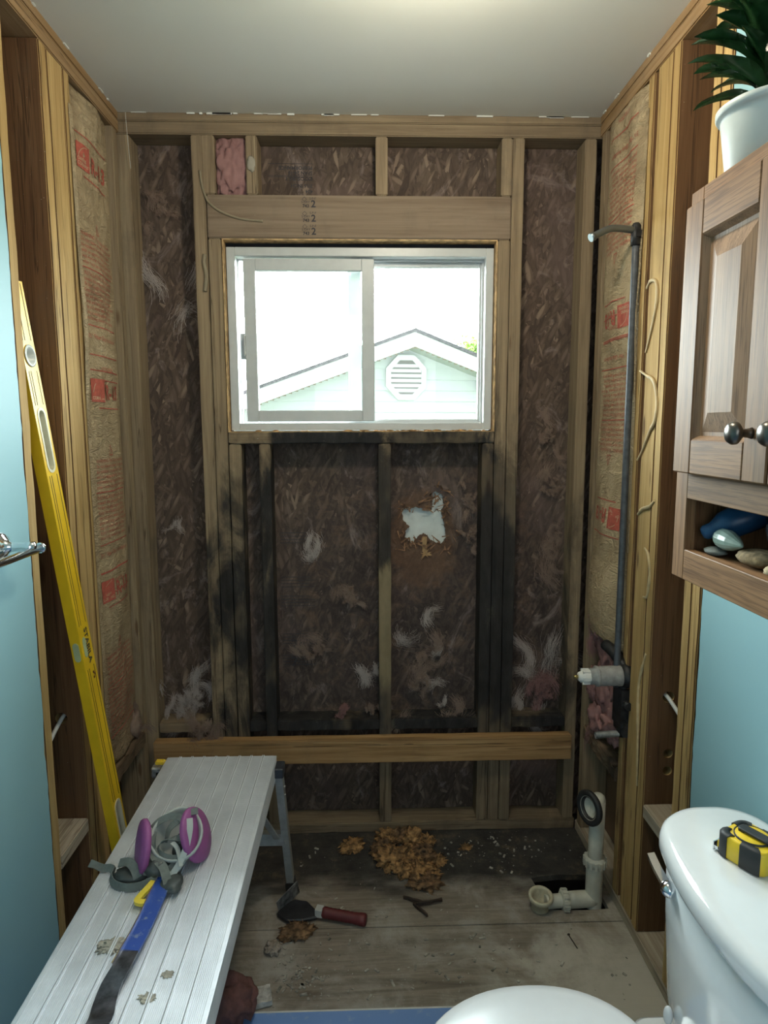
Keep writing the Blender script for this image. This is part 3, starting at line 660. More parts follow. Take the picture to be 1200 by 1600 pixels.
for k in range(46):
    x = rr.uniform(-.02, .36) if k < 34 else rr.uniform(-.4, .42)
    blob(b, (x, rr.uniform(.005, .035), 1.4495), rr.uniform(.004, .010), (1.6, 1, .45), .5, 3, 1, k)
T(obj('rotten_crumbs', b, plain('orange_rot', (.36, .19, .07), .9, var=.4, sc=60)), 'orange-brown rotten crumbs lying on the window sill board', 'debris', kind='stuff')
def zj(x): return 0
# header stamp, sheathing stamp
b = new()
f = lambda x0, z0: (lambda u, v: Vector((x0+u, -.0006, z0+v)))
for k, z in enumerate((2.162, 2.118, 2.078)):
    text_bm(b, '2', .030, f(-.165, z), bold=.0008); text_bm(b, '743', .014, f(-.192, z-.001), bold=.0004); text_bm(b, 'S-P-F', .010, f(-.170, z+.023)); text_bm(b, 'S-DRY', .010, f(-.196, z+.012))
    for a in range(4):
        p, q = math.radians(90*a), math.radians(90*a+90); g = f(-.186, z+.024)
        b.faces.new([b.verts.new(g(r*math.cos(t), r*math.sin(t))) for r, t in ((.008, p), (.008, q), (.0065, q), (.0065, p))])
T(obj('lumber_stamp', b, BLKINK), 'dark grade stamps inked down the left half of the window header', 'lettering')
b = new(); g = lambda x0, z0: (lambda u, v: Vector((x0-u, .0885, z0-v)))
for z, tx in ((2.318, 'PERFORMANCE'), (2.302, 'SPAN 24-16'), (2.284, 'EXPOSURE 1'), (2.262, '7/16 INCH'), (2.244, '424')): text_bm(b, tx, .016, g(-.165, z), bold=.0005)
for z in (2.325, 2.288, 2.284): bx(b, -.31, -.165, .0882, .0888, z, z+.0015)
T(obj('panel_stamp', b, BLKINK), 'faint upside-down ink stamp on the sheathing above the header', 'lettering')
b = new(); g = lambda x0, z0: (lambda u, v: Vector((x0+u, .0885, z0+v)))
for z in (1.09, .93, .86, .72, .64): 
    for k in range(4): bx(b, -.30, -.20+.02*(k % 2), .0882, .0888, z-.012*k, z-.012*k+.0022)
text_bm(b, '24', .05, g(-.27, .665), bold=.001); text_bm(b, '7', .05, g(-.27, .60), bold=.001)
T(obj('panel_stamp', b, BLKINK), 'faint ink stamps on the sheathing left of the middle stud under the window', 'lettering')
# ragged rot halo round the hole: loose flakes
b = new(); rr = random.Random(12)
for k in range(150):
    p = patch[rr.randrange(len(patch))]; c = Vector((p[0]+rr.gauss(0, .018), .086-rr.uniform(0, .006), p[1]+rr.gauss(-.006, .018)))
    d = Vector((rr.gauss(0,1), rr.gauss(0,.3), rr.gauss(0,1))).normalized(); s1 = d.cross(Vector((0,1,0))).normalized()
    l1 = rr.uniform(.006, .02); w1 = rr.uniform(.0012, .004)
    inside = .14 < c.x < .28 and 1.07 < c.z < 1.165
    if inside: continue
    vs = [b.verts.new(q) for q in (c-d*l1-s1*w1, c+d*l1-s1*w1*.4, c+d*l1+s1*w1*.4, c-d*l1+s1*w1)]; b.faces.new(vs)
T(obj('wood_flakes', b, plain('rot_flakes', (.26, .14, .075), .9, var=.5, sc=30)), 'splintered brown flakes round the rotted hole in the sheathing', 'debris', kind='stuff')
b = new(); rr = random.Random(5)
for k in range(20):
    a = rr.uniform(0, 2*PI); l1 = rr.uniform(.015, .028); c = Vector((.215, .083, 1.012)); d = Vector((math.cos(a), rr.uniform(-.3, 0), math.sin(a))); s1 = d.cross(Vector((0,1,0))).normalized()*.004
    b.faces.new([b.verts.new(q) for q in (c-s1, c+d*l1, c+s1)])
bx(b, .205, .221, .080, .084, 1.02, 1.075)
T(obj('splinter', b, plain('tan_splinter', (.42, .26, .12), .85, var=.3)), 'tan frayed splinter just below the hole in the sheathing', 'debris')

# ------------------------------------------------------------------ outside
b = new(); bx(b, -14, 14, .3, 26, -.72, -.70); stru('ground', b, plain('grass_outside', (.10, .14, .05), .9, var=.3, sc=8))
ang = math.radians(9); ex = Vector((math.cos(ang), math.sin(ang), 0)); ey = Vector((-math.sin(ang), math.cos(ang), 0)); HO = Vector((.483, 5.0, 0)); SL = .37; AP = 2.435
H = thing('house', 'neighbouring pale house with a low gable roof seen through the window', 'house', HO+Vector((0, 0, -.70)))
hp = lambda u, d, z: HO+ex*u+ey*d+Vector((0, 0, z))
b = new(); z = -.69; st = .115; UL, UR = -3.9, 3.2
while z < AP-.2:
    zt = z+st; za = AP-.13
    lim = lambda zz: (max(UL, -(za-zz)/SL), min(UR, (za-zz)/SL))
    a0, c0 = lim(z); a1, c1 = lim(min(zt, za-.005)); z2 = min(zt, za-.005)
    v = [b.verts.new(q) for q in (hp(a0, -.016, z), hp(c0, -.016, z), hp(c1, 0, z2), hp(a1, 0, z2), hp(a0, 0, z), hp(c0, 0, z))]
    b.faces.new((v[0], v[1], v[2], v[3])); b.faces.new((v[4], v[5], v[1], v[0])); z = zt
obj('siding', b, SIDING, H)
b = new(); 
v = [b.verts.new(hp(u, d, z)) for d in (.01, 3.9) for u, z in ((UL, -.69), (UR, -.69), (UR, AP-.13-SL*UR), (0, AP-.13), (UL, AP-.13+SL*UL))]
b.faces.new(v[:5][::-1]); b.faces.new(v[5:]); [b.faces.new((v[i], v[(i+1) % 5], v[5+(i+1) % 5], v[5+i])) for i in range(5)]
obj('wall', b, SIDING, H)
for nm, m, t0, t1, d0, d1 in (('fascia', SIDTRIM, -.165, -.018, -.32, -.30), ('soffit', plain('soffit_vinyl', (.36, .37, .37), .6), -.165, -.158, -.30, .0), ('roof', SHINGLE, -.018, .018, -.345, 4.1)):
    b = new()
    for sg, U in ((-1, 4.4), (1, 3.7)):
        v = [b.verts.new(hp(sg*u, d, AP-SL*u+t)) for d in (d0, d1) for u, t in ((0, t0), (U, t0), (U, t1), (0, t1))]
        for f_ in ((0,1,2,3), (7,6,5,4), (0,4,5,1), (1,5,6,2), (2,6,7,3), (3,7,4,0)): b.faces.new([v[i] for i in f_])
    bmesh.ops.recalc_face_normals(b, faces=b.faces); obj(nm, b, m, H)
b = new()
for sg, U in ((-1, 4.3), (1, 3.6)):
    k = 0
    while k*.06 < U:
        u = k*.06; obx(b, hp(sg*(u+.02), -.303, AP-SL*(u+.02)-.17), ex, ey, Vector((0,0,1)), .018, .004, .008); k += 1
obj('drip_edge', b, plain('brown_drip_edge', (.16, .13, .09), .6), H)
V = thing('gable_vent', 'octagonal white louvred vent on the gable of the house outside', 'vent', hp(-.03, -.03, 1.76))
vc = hp(-.035, -.02, 1.975); oc = lambda r, d: [vc+ex*(r*math.cos(math.radians(22.5+45*k)))*.93+Vector((0,0,1))*(r*math.sin(math.radians(22.5+45*k)))+ey*d for k in range(8)]
b = new(); R1, R2, R3, R4 = oc(.255, 0), oc(.255, -.045), oc(.195, -.045), oc(.195, -.005); loft(b, [R1, R2, R3, R4], capa=True, capb=False, smooth=False); obj('vent_frame', b, SIDTRIM, V)
b = new(); loft(b, [oc(.20, -.024), oc(.20, -.004)], smooth=False); obj('vent_backing', b, plain('vent_shadow_grey', (.16, .15, .14), .8), V)
b = new()
for k in range(6):
    zz = -.150+k*.052; hw = min(.178, .178-(max(0, abs(zz+.02)-.09))*.9); obx(b, vc+Vector((0,0,zz+.012))+ey*-.030, ex, (ey*.8+Vector((0,0,.6))).normalized(), (ey*-.6+Vector((0,0,.8))).normalized(), hw, .004, .021)
obj('louvre', b, SIDTRIM, V)
b = new(); obx(b, hp(.80, -.035, 1.895), ex, ey, Vector((0,0,1)), .035, .03, .055); obx(b, hp(.80, -.035, 1.955), ex, ey, Vector((0,0,1)), .02, .02, .01)
T(obj('wall_lantern', b, plain('dark_fixture', (.08, .09, .12), .5)), 'small dark fixture on the siding right of the gable vent', 'outdoor light')
TR = thing('tree', 'light green tree top showing above the house roof outside', 'tree', (2.5, 11.8, -.70))
b = new(); tube(b, [(2.5, 11.8, -.70), (2.45, 11.8, 1.0), (2.42, 11.8, 2.7)], [.13, .10, .06], 10, 4); obj('trunk', b, plain('bark', (.12, .09, .06), .9), TR)
b = new(); rr = random.Random(2)
for k in range(3600):
    c = Vector((2.42, 11.8, 2.88))+Vector((rr.gauss(0, .22), rr.gauss(0, .25), rr.gauss(0, .20))); d = Vector((rr.gauss(0,1), rr.gauss(0,1), rr.gauss(0,1))).normalized(); s1 = d.orthogonal().normalized()
    b.faces.new([b.verts.new(q) for q in (c-d*.05, c+s1*.025, c+d*.05, c-s1*.025)])
obj('foliage', b, plain('light_green_leaf', (.22, .36, .06), .7, var=.3, sc=2), TR)['kind'] = 'stuff'
# ------------------------------------------------------------------ plumbing
PIPE = plain('grey_dark_pipe', (.075, .085, .10), .45, var=.2, sc=50); BLKP = plain('blackened_valve', (.018, .018, .02), .55, var=.5, sc=40)
R_ = thing('riser_pipe', 'dark grey shower riser pipe standing along the right wall up to the shower arm', 'pipe', (.742, -.372, .60))
b = new(); tube(b, [(.748, -.362, 1.995), (.7465, -.366, 1.5), (.743, -.376, 1.0), (.7395, -.384, .70)], .0095, 14, 4); obj('pipe', b, PIPE, R_)
b = new(); tube(b, [(.7475, -.362, 1.955), (.7475, -.362, 2.005)], .0135, 12); lathe(b, (.7475, -.362, 2.0), (0, 0, 1), [(0.0135, 0), (.0135, .006), (.008, .014), (0, .016)], 12); bx(b, .742, .760, -.378, -.345, 1.975, 1.992); obj('elbow', b, BLKP, R_)
b = new(); P_ = cat_rom([(.745, -.362, 1.995), (.700, -.368, 1.998), (.672, -.372, 1.996), (.645, -.378, 1.984), (.618, -.384, 1.970)], 6); tube(b, P_, .0095, 14)
d_ = (P_[-1]-P_[-2]).normalized(); tube(b, [P_[-1]-d_*.008, P_[-1]+d_*.004], .0112, 14)
obj('shower_arm', b, plain('dull_chrome', (.22, .25, .27), .35, .85), R_)['label'] = 'bent dull metal shower arm'
V = thing('shower_valve', 'rough shower valve with a grey plastic sleeve on the right wall', 'valve', (.735, -.385, .552))
vd = Vector((-1, .0, -.012)).normalized()
b = new(); lathe(b, (.752, -.392, .737), vd, [(0, 0), (.030, .0), (.031, .010), (.029, .018), (.029, .066), (.0285, .070), (.030, .071), (.030, .078), (.024, .080), (.024, .096), (0, .096)], 28); obj('sleeve', b, plain('grey_plastic', (.30, .30, .29), .5, var=.15, sc=60), V)
b = new(); lathe(b, Vector((.752, -.392, .737))+vd*.094, vd, [(0, 0), (.020, .0), (.0215, .006), (.021, .02), (.016, .026), (.013, .034), (.010, .036), (0, .037)], 24)
for k in range(6): 
    a = k*PI/3; c = Vector((.752, -.392, .737))+vd*.108; b_ = Vector((0, math.cos(a), math.sin(a))); obx(b, c+b_*.0205, vd, b_, vd.cross(b_), .011, .003, .004)
obj('cartridge', b, plain('white_plastic', (.72, .72, .68), .4), V)
b = new(); lathe(b, Vector((.752, -.392, .737))+vd*.128, vd, [(0, 0), (.0055, .0), (.0055, .012), (.004, .014), (0, .014)], 10); obx(b, Vector((.752, -.392, .737))+vd*.137, (1,0,0), (0,1,0), (0,0,1), .003, .010, .002); obj('stem', b, plain('brass', (.45, .36, .14), .35, .8), V)
b = new(); lathe(b, (.762, -.392, .737), vd, [(0, -.01), (.036, -.01), (.036, .0), (.032, .014), (0, .014)], 20); tube(b, [(.768, -.392, .75), (.745, -.345, .79), (.735, -.30, .80)], .017, 12, 4); tube(b, [(.758, -.392, .71), (.758, -.39, .55)], .014, 12)
bx(b, .744, .790, -.418, -.352, .585, .70); bx(b, .752, .77, -.425, -.345, .56, .60); tube(b, [(.758, -.40, .66), (.758, -.44, .66)], .012, 10); obj('valve_body', b, BLKP, V, bev=0)
b = new(); tube(b, [(.758, -.392, .557), (.735, -.391, .556), (.688, -.389, .552)], .0098, 12, 3); lathe(b, (.688, -.389, .552), (-1, 0, -.1), [(.0095, 0), (.0085, .004), (.006, .004), (.006, -.01), (0, -.01)], 12)
for k in range(5): lathe(b, (.700-.004*k, -.3893, .5525-.0003*k), (-1, 0, -.08), [(.0098, 0), (.0108, .001), (.0098, .002)], 12)
obj('spout_stub', b, plain('old_galvanised', (.32, .33, .32), .5, .5, var=.3), V)
# tub drain
DR = thing('tub_drain', 'white plastic tub drain and overflow pipe standing in the floor hole', 'drain', (.68, -.385, -.01))
b = new(); tube(b, [(.698, -.385, .02), (.700, -.385, .344)], .0225, 22); lathe(b, (.700, -.385, .344), (0, 0, 1), [(.0225, 0), (.020, .010), (.013, .017), (0, .020)], 22); obj('overflow_pipe', b, PVC, DR)
b = new(); tube(b, [(.698, -.385, .14), (.698, -.385, .012), (.696, -.386, -.012)], .0255, 22, 3); tube(b, [(.70, -.386, .018), (.66, -.390, .020), (.615, -.393, .020)], .0245, 22, 2); tube(b, [(.66, -.390, .020), (.545, -.398, .020)], .0205, 20); obj('elbow', b, PVC, DR)
b = new(); lathe(b, (.698, -.385, .132), (0, 0, 1), [(.0255, 0), (.0325, .002), (.0325, .020), (.029, .026), (.0225, .027)], 24)
for k in range(14): a = k*2*PI/14; c = Vector((.698+.0325*math.cos(a), -.385+.0325*math.sin(a), .143)); obx(b, c, (math.cos(a), math.sin(a), 0), (-math.sin(a), math.cos(a), 0), (0,0,1), .003, .004, .011)
obj('slip_nut', b, PVC, DR)
b = new(); lathe(b, (.615, -.3935, .020), (-1, -.07, 0), [(.0245, 0), (.0315, .002), (.0315, .016), (.027, .020), (.0205, .021)], 24)
for k in range(14): a = k*2*PI/14; c = Vector((.606, -.394+.0315*math.cos(a), .020+.0315*math.sin(a))); obx(b, c, (0, math.cos(a), math.sin(a)), (0, -math.sin(a), math.cos(a)), (1,0,0), .003, .004, .008)
obj('slip_nut', b, PVC, DR)
b = new(); lathe(b, (.528, -.398, -.005), (0, -.15, 1), [(.026, 0), (.027, .035), (.034, .040), (.037, .045), (.0375, .054), (.035, .057), (.030, .057), (.026, .050), (.025, .030), (.021, .026), (.021, .005), (0, .004)], 30); obj('drain_shoe', b, plain('yellowed_pvc', (.55, .50, .36), .5, var=.15, sc=30), DR)
b = new(); ax = Vector((-.93, -.36, .06)).normalized(); oc_ = Vector((.678, -.390, .322)); lathe(b, oc_, ax, [(.030, 0), (.050, 0), (.052, .004), (.052, .012), (.047, .016), (.040, .016), (.036, .012), (.030, .010)], 36, close=True); obj('gasket', b, RUBBER, DR)
b = new(); lathe(b, oc_-ax*.012, ax, [(0, .008), (.014, .008), (.016, .012), (.032, .013), (.037, .020), (.0375, .023), (.034, .024), (.034, .0), (.020, -.01), (0, -.012)], 30); obj('overflow_plate', b, PVC, DR)

# adhesive squiggles on the right wall studs
GL = plain('old_adhesive', (.52, .40, .22), .6, var=.15)
for pts, lab in (
    ([(-.418, 1.83), (-.44, 1.845), (-.475, 1.835), (-.485, 1.79), (-.465, 1.73), (-.43, 1.66)], 'curl of old adhesive high on the flat right wall stud below shower arm height'),
    ([(-.40, 1.615), (-.44, 1.60), (-.49, 1.58), (-.515, 1.53), (-.51, 1.48), (-.48, 1.45), (-.44, 1.40), (-.41, 1.37)], 'long angular bead of old adhesive on the right wall studs beside the cabinet door'),
    ([(-.43, 1.22), (-.46, 1.24), (-.50, 1.25), (-.53, 1.27)], 'short raised bead of old adhesive on the right wall studs level with the open shelf'),
    ([(-.485, 1.135), (-.51, 1.12), (-.525, 1.07), (-.515, 1.01), (-.49, 1.0)], 'hooked bead of old adhesive on the right wall stud below shelf height'),
    ([(-.525, .85), (-.505, .80), (-.49, .74), (-.495, .66), (-.505, .55), (-.51, .46)], 'long drip of old adhesive low on the right wall studs beside the valve')):
    b = new(); tube(b, [(.7605, y, z) for y, z in pts], [.0035, .005, .0045, .0055, .004, .003], 8, 7)
    for v in b.verts: v.co.x = .7615-(.7605-v.co.x+.001)*.8+0
    T(obj('adhesive_bead', b, GL), lab, 'adhesive')

for pts, lab, rad in (([(-.514, 2.27), (-.508, 2.22), (-.490, 2.175), (-.45, 2.145), (-.39, 2.125), (-.32, 2.118)], 'curved smear of old adhesive over the upper left corner of the window header', .004), ([(-.508, 2.015), (-.512, 1.99), (-.506, 1.95), (-.512, 1.90)], 'grey patch of dried compound on the stud left of the window', .007)):
    b = new(); tube(b, [(x, -.001, z) for x, z in pts], rad, 8, 7); T(obj('adhesive_bead', b, plain('dull_adhesive', (.24, .20, .13), .7)), lab, 'adhesive')
b = new(); blob(b, (-.352, -.001, 2.292), .017, (.8, .25, 1.5), .25, 2.5, 3, 3); T(obj('foam_drip', b, plain('dull_foam', (.33, .30, .24), .8)), 'grey dried drip on the short block right of the pink insulation', 'adhesive')
b = new(); tube(b, [(-.735, -.012, 2.437), (-.731, -.014, 2.35), (-.727, -.012, 2.27)], .0008, 6, 6); T(obj('thread', b, plain('pale_thread', (.6, .6, .55), .8)), 'thin pale thread hanging from the ceiling in the left rear corner', 'thread')
# ------------------------------------------------------------------ spirit level
YEL = plain('yellow_lacquer', (.78, .50, .018), .32, var=.05, sc=20); YED = plain('dark_groove', (.12, .09, .02), .6)
P0 = Vector((-.652, -.500, 0.0)); P1 = Vector((-.7988, -.6642, 1.7985)); la = (P1-P0).normalized(); lx = Vector((1, 0, 0)); lx = (lx-la*lx.dot(la)).normalized(); ly = la.cross(lx).normalized()
if ly.y < 0: ly = -ly
LL = (P1-P0).length; LV = thing('spirit_level', 'long yellow box level leaning in the open bay of the left wall', 'level', P0)
lp = lambda x, y, z: P0+lx*x+ly*y+la*z           # x: 0..-.025 thickness (face at 0), y: 0...060 width
bm = new(); hl = []
def stad(zc, L, r, n=10):
    out = []
    for k in range(n+1): a = PI*k/n; out.append((.031+r*math.cos(a), zc+L/2-r+r*math.sin(a)))
    for k in range(n+1): a = PI+PI*k/n; out.append((.031+r*math.cos(a), zc-L/2+r+r*math.sin(a)))
    return out
prism(bm, [(0, 0), (.062, 0), (.062, LL), (0, LL)], [stad(zc, .15, .016) for zc in (.37, LL-.37)]+[stad(LL-.17, .05, .022)], lambda u, v: lp(0, u, v), lambda u, v: lp(-.026, u, v))
obj('frame', bm, YEL, LV)
for u in (.012, .022, .050):
    bm = new(); 
    for z0, z1 in ((.005, .285), (.455, LL/2-.06), (LL/2+.06, LL-.455), (LL-.285, LL-.205), (LL-.135, LL-.005)):
        obx(bm, lp(.0002, u, (z0+z1)/2), lx, ly, la, .0005, .0009, (z1-z0)/2)
    obj('groove', bm, YED, LV)
for zc in (.37, LL-.37):
    bm = new(); A = [lp(.0012, *p) for p in stad(zc, .158, .020)]; B = [lp(.0012, *p) for p in stad(zc, .145, .0135)]; C = [lp(-.026, *p) for p in stad(zc, .145, .0135)]; Dd = [lp(-.0005, *p) for p in stad(zc, .158, .020)]
    loft(bm, [Dd, A, B, C], capa=False, capb=False, smooth=False); obj('handle_rim', bm, plain('cream_plastic', (.66, .62, .45), .5), LV)
bm = new(); lathe(bm, lp(-.027, .031, LL-.17), lx, [(.0215, 0), (.0215, .027), (.026, .0285), (.026, .029), (.019, .030), (.018, .010), (0, .010)], 28); obj('end_vial', bm, plain('pale_plastic', (.60, .62, .58), .3), LV)
bm = new(); A = [lp(.0008, (p[0]-.031)*.8+.022, p[1]) for p in stad(LL/2, .055, .011)]; B = [lp(-.004, (p[0]-.031)*.8+.022, p[1]) for p in stad(LL/2, .055, .011)]; loft(bm, [B, A], smooth=False)
A = [lp(-.013+(p[0]-.031)*.8, -.0008, p[1]) for p in stad(LL/2-.005, .052, .010)]; B = [lp(-.013+(p[0]-.031)*.8, .004, p[1]) for p in stad(LL/2-.005, .052, .010)]; loft(bm, [A, B], smooth=False)
obj('centre_vial', bm, plain('vial_green', (.45, .52, .30), .15), LV)
bm = new(); zz = LL/2+.10
text_bm(bm, 'STABILA', .026, lambda u, v: lp(.0009, .030+v*1.0, zz-.052-u*1.0), bold=.0006)
o_ = obj('lettering', bm, plain('black_print', (.03, .03, .03), .6), LV); o_['label'] = 'black maker name on the yellow face'
bm = new(); 
for a_, c_ in ((.046, .0), (.052, .007), (.046, .014)): obx(bm, lp(.0009, a_-.006, LL/2-.078-c_), lx, ly, la, .0004, .003, .003)
obj('maker_mark', bm, plain('red_mark', (.12, .03, .02), .6), LV)

# ------------------------------------------------------------------ work platform
s_ = NT('brushed_aluminium'); v_ = s_.coord('Object', (3, 160, 3), rot=(0,0,0)); n1 = s_.noise(s_.coord('World'), 6, 6, .7); n2 = s_.noise(s_.coord('World', (90, 5, 5)), 3, 4)
s_.bump(n2, .08, .0005); ALU = s_.fin(s_.ramp(n1, [(.3, (.58, .61, .65)), (.7, (.80, .83, .88))]), s_.math('ADD', .26, s_.math('MULTIPLY', n1, .24)), .45)
LEGM = plain('dull_leg_aluminium', (.42, .415, .39), .5, .35, var=.15)
PT = .512; PX0, PX1, PY0, PY1 = -.578, -.262, -1.60, -.402
WP = thing('work_platform', 'low aluminium work platform with a ribbed deck standing on the left', 'platform', ((PX0+PX1)/2, (PY0+PY1)/2, 0))
bm = new(); prof = [(PX0, PT-.058), (PX0, PT-.001), (PX0+.002, PT)]; nb = 9; pitch = (PX1-PX0-.008)/nb; x = PX0+.004
for k in range(nb):
    x0 = x+k*pitch
    if k: prof += [(x0-.0034, PT), (x0-.0030, PT+.0030), (x0-.0012, PT+.0030), (x0-.0008, PT+.0004), (x0+.0008, PT+.0004), (x0+.0012, PT+.0030), (x0+.0030, PT+.0030), (x0+.0034, PT)]
    m_ = 8
    for j in range(m_): xa = x0+.004+(pitch-.008)*j/m_; wq = (pitch-.008)/m_; prof += [(xa, PT), (xa+wq*.2, PT+.0006), (xa+wq*.6, PT+.0006), (xa+wq*.8, PT)]
prof += [(PX1-.002, PT), (PX1, PT-.001)]
for j in range(10): za = PT-.006-j*.005; prof += [(PX1, za), (PX1-.0008, za-.0015), (PX1-.0008, za-.003), (PX1, za-.0045)]
prof += [(PX1, PT-.058), (PX1-.025, PT-.058), (PX1-.025, PT-.055), (PX1-.003, PT-.055), (PX1-.003, PT-.003), (PX0+.003, PT-.003), (PX0+.003, PT-.055), (PX0+.025, PT-.055), (PX0+.025, PT-.058)]
A = [bm.verts.new((px, PY0, pz)) for px, pz in prof]; B = [bm.verts.new((px, PY1, pz)) for px, pz in prof]
for i in range(len(prof)): j = (i+1) % len(prof); bm.faces.new((A[i], B[i], B[j], A[j]))
bmesh.ops.recalc_face_normals(bm, faces=bm.faces); 
for f in bm.faces:
    c_ = f.calc_center_median()
    if c_.z > PT+.0012: f.material_index = 1
    elif abs(c_.z-(PT+.0004)) < .00003 and abs(max(v.co.x for v in f.verts)-min(v.co.x for v in f.verts)-.0016) < .0003: f.material_index = 2
obj('deck', bm, [ALU, plain('bright_ridge', (.80, .83, .88), .35, .3, var=.02), plain('dark_rib_gap', (.16, .16, .17), .7)], WP)  # rib tops in a lighter tone, gaps between rib pairs dark
for yy, dy in ((PY1, .105), (PY0, -.10)):
    s1 = 1 if dy > 0 else -1
    for xx, dx in ((PX1+.008, .012), (PX0-.008, -.012)):
        bm = new(); bar(bm, (xx, yy-.02*s1, PT-.042), (xx+dx, yy+dy, .022), .030, .022, (0, 1, 0)); 
        for zr in (.42, .39): tube(bm, [(xx+.010, yy-.02*s1+(dy*(.47-zr)/.45), zr), (xx+.0165, yy-.02*s1+(dy*(.47-zr)/.45), zr)], .003, 8)
        lg = obj('leg', bm, LEGM, WP)
        bm = new(); bar(bm, (xx+dx*.94, yy+dy*.94, .045), (xx+dx, yy+dy, 0), .036, .028, (0, 1, 0)); obj('foot', bm, RUBBER, lg)
        bm = new(); bx(bm, xx-.016, xx+.016, yy-.045*s1 if s1 > 0 else yy-.005, yy+.005 if s1 > 0 else yy+.045, PT-.048, PT-.018); obj('leg_lock', bm, plain('black_nylon', (.03, .033, .04), .45), WP, bev=.003)
    f_ = .47; bm = new(); bx(bm, PX0-.012, PX1+.012, yy+dy*.53-.012*s1-.012, yy+dy*.53-.012*s1+.012, .205, .243); obj('rung', bm, LEGM, WP, bev=.001)
bm = new(); bar(bm, (PX1-.01, PY1+.03, .23), (PX1-.06, PY1-.12, PT-.06), .018, .005, (1, 0, 0)); obj('brace', bm, LEGM, WP)
bm = new(); tube(bm, [(PX0-.022, PY1-.02, PT-.010), (PX0-.008, PY1-.02, PT-.006), (PX0-.004, PY1-.015, PT+.002)], .006, 8, 3); bx(bm, PX0-.026, PX0-.006, PY1-.03, PY1-.012, PT-.006, PT+.002); obj('lock_button', bm, plain('yellow_button', (.70, .48, .03), .4), WP)
bm = new(); bx(bm, PX0-.035, PX0-.006, PY1-.045, PY1-.005, PT-.04, PT-.008); obj('lock_plate', bm, plain('scuffed_metal', (.35, .35, .36), .4, .6, var=.4, sc=60), WP, bev=.004)
# crusts of old compound on the deck
CR = plain('dried_compound', (.36, .33, .27), .8, var=.2, sc=60)
for i, (cx, cy, r0, lab) in enumerate(((-.475, -1.105, .017, 'flaky tan smear of dried compound on the platform deck left of the pry bar'), (-.372, -1.222, .009, 'small round dried splat on the platform deck right of the pry bar, nearer of two'), (-.352, -1.175, .007, 'small dried splat on the platform deck right of the pry bar, farther of two'))):
    bm = new(); blob(bm, (cx, cy, PT+.0009), r0, (1.3, 1, .02), .9, 3, 4, i+40); T(obj('dried_splat', bm, CR), lab, 'splat')

# ------------------------------------------------------------------ pry bar, respirator
PB = thing('pry_bar', 'blue flat pry bar with a bare dark curved end lying on the platform', 'pry bar', (-.425, -1.15, PT+.0015))
S_BL = NT('chipped_blue_paint'); nn_ = S_BL.noise(S_BL.coord('World'), 55, 6, .75); S_BL.fin(S_BL.mix(S_BL.smooth(nn_, .54, .66), (.012, .055, .29), (.16, .20, .30)), .4); S_BL.bump(nn_, .2, .001)
STEEL = plain('bare_dark_steel', (.10, .10, .115), .38, .85, var=.35, sc=45)
zt = PT+.006
bm = new(); ribbon(bm, [(-.420, -.935, zt+.010), (-.423, -.99, zt+.008), (-.424, -1.05, zt+.008), (-.425, -1.10, zt+.010), (-.427, -1.145, zt+.014)], .031, (0, 0, 1), .0055, 6); obj('shank', bm, S_BL.m, PB)
bm = new(); ribbon(bm, [(-.427, -1.143, zt+.014), (-.431, -1.175, zt+.012), (-.437, -1.205, zt+.006), (-.437, -1.235, zt+.001), (-.431, -1.265, zt+.004), (-.424, -1.295, zt+.020), (-.420, -1.315, zt+.034)], .032, (0, 0, 1), .0055, 7, wid=lambda t: .97+.35*t); obj('claw', bm, STEEL, PB)
bm = new(); ribbon(bm, [(-.4365, -.935, zt+.014), (-.4395, -.99, zt+.012), (-.4405, -1.05, zt+.012), (-.4415, -1.10, zt+.014), (-.4435, -1.145, zt+.018), (-.4475, -1.175, zt+.016)], .002, (0, 0, 1), .009, 6); obj('ground_edge', bm, plain('bright_steel', (.72, .74, .78), .2, 1), PB)
bm = new(); ribbon(bm, [(-.445, -.953, PT+.014), (-.450, -.975, PT+.016), (-.459, -.992, PT+.012), (-.462, -1.003, PT+.010), (-.452, -1.008, PT+.010), (-.444, -1.007, PT+.010)], .013, (0, 0, 1), .007, 6); T(obj('plastic_hook', bm, plain('yellow_plastic', (.80, .60, .06), .4)), 'small yellow bent plastic piece beside the pry bar under the respirator straps', 'tool part')

RG = plain('grey_strap', (.125, .145, .135), .65, var=.1, sc=90, bump=.2); RL = plain('light_grey_silicone', (.40, .43, .41), .5, var=.05); RD = plain('dark_silicone', (.055, .065, .065), .5, var=.1)
RF = plain('magenta_filter', (.28, .075, .24), .55, var=.05, sc=60)
RS = thing('respirator', 'half-mask respirator with two magenta disc filters and grey straps on the platform', 'respirator', (-.43, -.88, PT))
def filt(c, n, r):
    n = Vector(n).normalized(); bm = new(); lathe(bm, Vector(c)-n*.010, n, [(0, 0), (r*.90, 0), (r, .004), (r, .010), (r*.96, .014), (r*.55, .018), (0, .019)], 40); o = obj('filter', bm, RF, RS)
    bm = new(); lathe(bm, Vector(c)-n*.024, n, [(0, 0), (.026, 0), (.028, .004), (.028, .0145), (0, .0145)], 24); obj('filter_mount', bm, RG, o)
FLc, FLn = (-.487, -.895, PT+.0545), (-.90, -.42, .22)
FRc, FRn = (-.378, -.858, PT+.0575), (.92, -.12, .36)
filt(FLc, FLn, .056); filt(FRc, FRn, .058)
